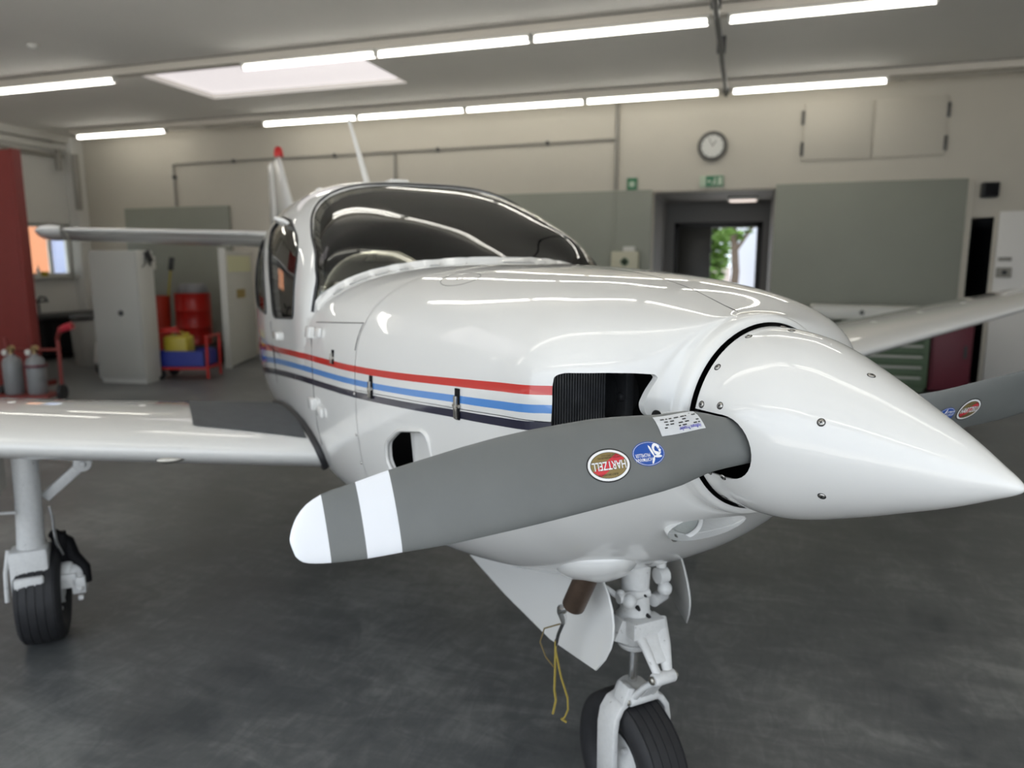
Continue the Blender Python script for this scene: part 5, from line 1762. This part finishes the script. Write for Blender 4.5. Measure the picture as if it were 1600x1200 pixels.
def on_cart(x, y): p = CR @ Vector((x, y, 0)); return (-7.48 + p.x, 8.30 + p.y)
x_, y_ = on_cart(-.01, 0)
bt = thing('blue_tray', (x_, y_, .182), rad(18), 'blue plastic tray on the red hand cart', 'tray')
mb = MB(); mb.bx(-.33, .33, -.22, .22, 0, .02)
for a in ((-.33, .33, -.22, -.20), (-.33, .33, .20, .22), (-.33, -.31, -.22, .22), (.31, .33, -.22, .22)): mb.bx(a[0], a[1], a[2], a[3], 0, .22)
obj('tub', mb, 'blue', bt)
x_, y_ = on_cart(-.10, -.02)
yc = thing('yellow_canister', (x_, y_, .204), rad(18), 'yellow canister standing in the blue tray', 'canister')
mb = MB(); mb.bx(-.17, .17, -.13, .13, 0, .40); obj('body', mb, 'yellow', yc, bevel=.04, seg=3)
mb = MB(); mb.tube([(-.09, 0, .39), (-.08, 0, .45), (.06, 0, .45), (.07, 0, .39)], .016, 8); mb.cyl((.12, 0, .395), (.12, 0, .44), .03, n=14); obj('handle', mb, 'yellow', yc)
mb = MB(); mb.lathe((-8.35, 10.72, .62), (-8.35, 10.67, .62), [(0, .13), (.6, .13), (1, .1)], 20)
pl = tag(obj('yellow_float', mb, 'yellow'), 'round yellow lid hanging behind the open steel door', 'lid')
mb = MB(); mb.bx(-8.37, -8.33, 10.72, 10.77, 0, .85); obj('stand', mb, 'darkmetal', pl)
# sink bench under the window
sk = thing('sink_bench', (-11.55, 10.0, 0), 0, 'dark bench with a sink basin under the left window', 'bench')
mb = MB(); mb.bx(-.45, .45, -.9, .9, .68, .74); obj('worktop', mb, 'darkmetal', sk, bevel=.008)
mb = MB(); mb.bx(-.42, .40, -.85, .85, .08, .68); obj('cupboard', mb, 'black', sk)
mb = MB(); mb.tube([(-.35, -.3, .74), (-.35, -.3, .98), (-.30, -.3, 1.03), (-.18, -.3, 1.02), (-.15, -.3, .96)], .018, 8); mb.bx(-.38, -.18, -.36, -.24, .94, .97); obj('tap', mb, 'darkmetal', sk)
for y in (-.45, .2):
    mb = MB(); mb.bx(.40, .415, y - .28, y + .28, .1, .66); obj('door', mb, 'black', sk, bevel=.004)
mb = MB(); mb.lathe((-9.95, 8.95, 0), (-9.95, 8.95, .75), [(0, .22), (.1, .25), (.8, .27), (.95, .25), (1, .20)], 24)
t = tag(obj('waste_bin', mb, 'cabgrey', smooth=40), 'tall grey waste bin between the partition and the locker', 'bin')
mb = MB(); mb.lathe((-9.95, 8.95, .75), (-9.95, 8.95, .80), [(0, .27), (.5, .27), (1, .2)], 24); obj('lid', mb, 'darkmetal', t)
bo = thing('white_bottle', (-9.0, 8.25, 0), 0, 'white canister with a red side on a small wheel stand left of the locker', 'canister')
mb = MB(); mb.box((0, 0, .30), (.14, .13, .34), Matrix.Rotation(rad(12), 3, 'Y')); obj('body', mb, 'plastic', bo, bevel=.03, seg=3)
mb = MB(); mb.box((.10, .04, .28), (.06, .10, .30), Matrix.Rotation(rad(12), 3, 'Y')); obj('red_side', mb, 'burgundy', bo, bevel=.01)
mb = MB(); tyre(mb, (.05, -.08, .08), (0, 1, 0), .08, .05, n=20, grooves=1); mb.bx(-.02, .12, -.06, .08, .07, .13); obj('wheel', mb, 'rubber', bo)
# bits on the sill
sp_ = thing('sill_pot', (X0 + .03, 10.1, 1.38), 0, 'small yellow pot with a white bottle on the window sill', 'pot')
mb = MB(); mb.lathe((0, 0, 0), (0, 0, .09), [(0, .05), (1, .07)], 16); obj('pot', mb, 'yellow', sp_)
mb = MB(); mb.lathe((.0, -.12, 0), (0, -.12, .2), [(0, .03), (.6, .03), (.8, .012), (1, .012)], 12); obj('bottle', mb, 'plastic', sp_)
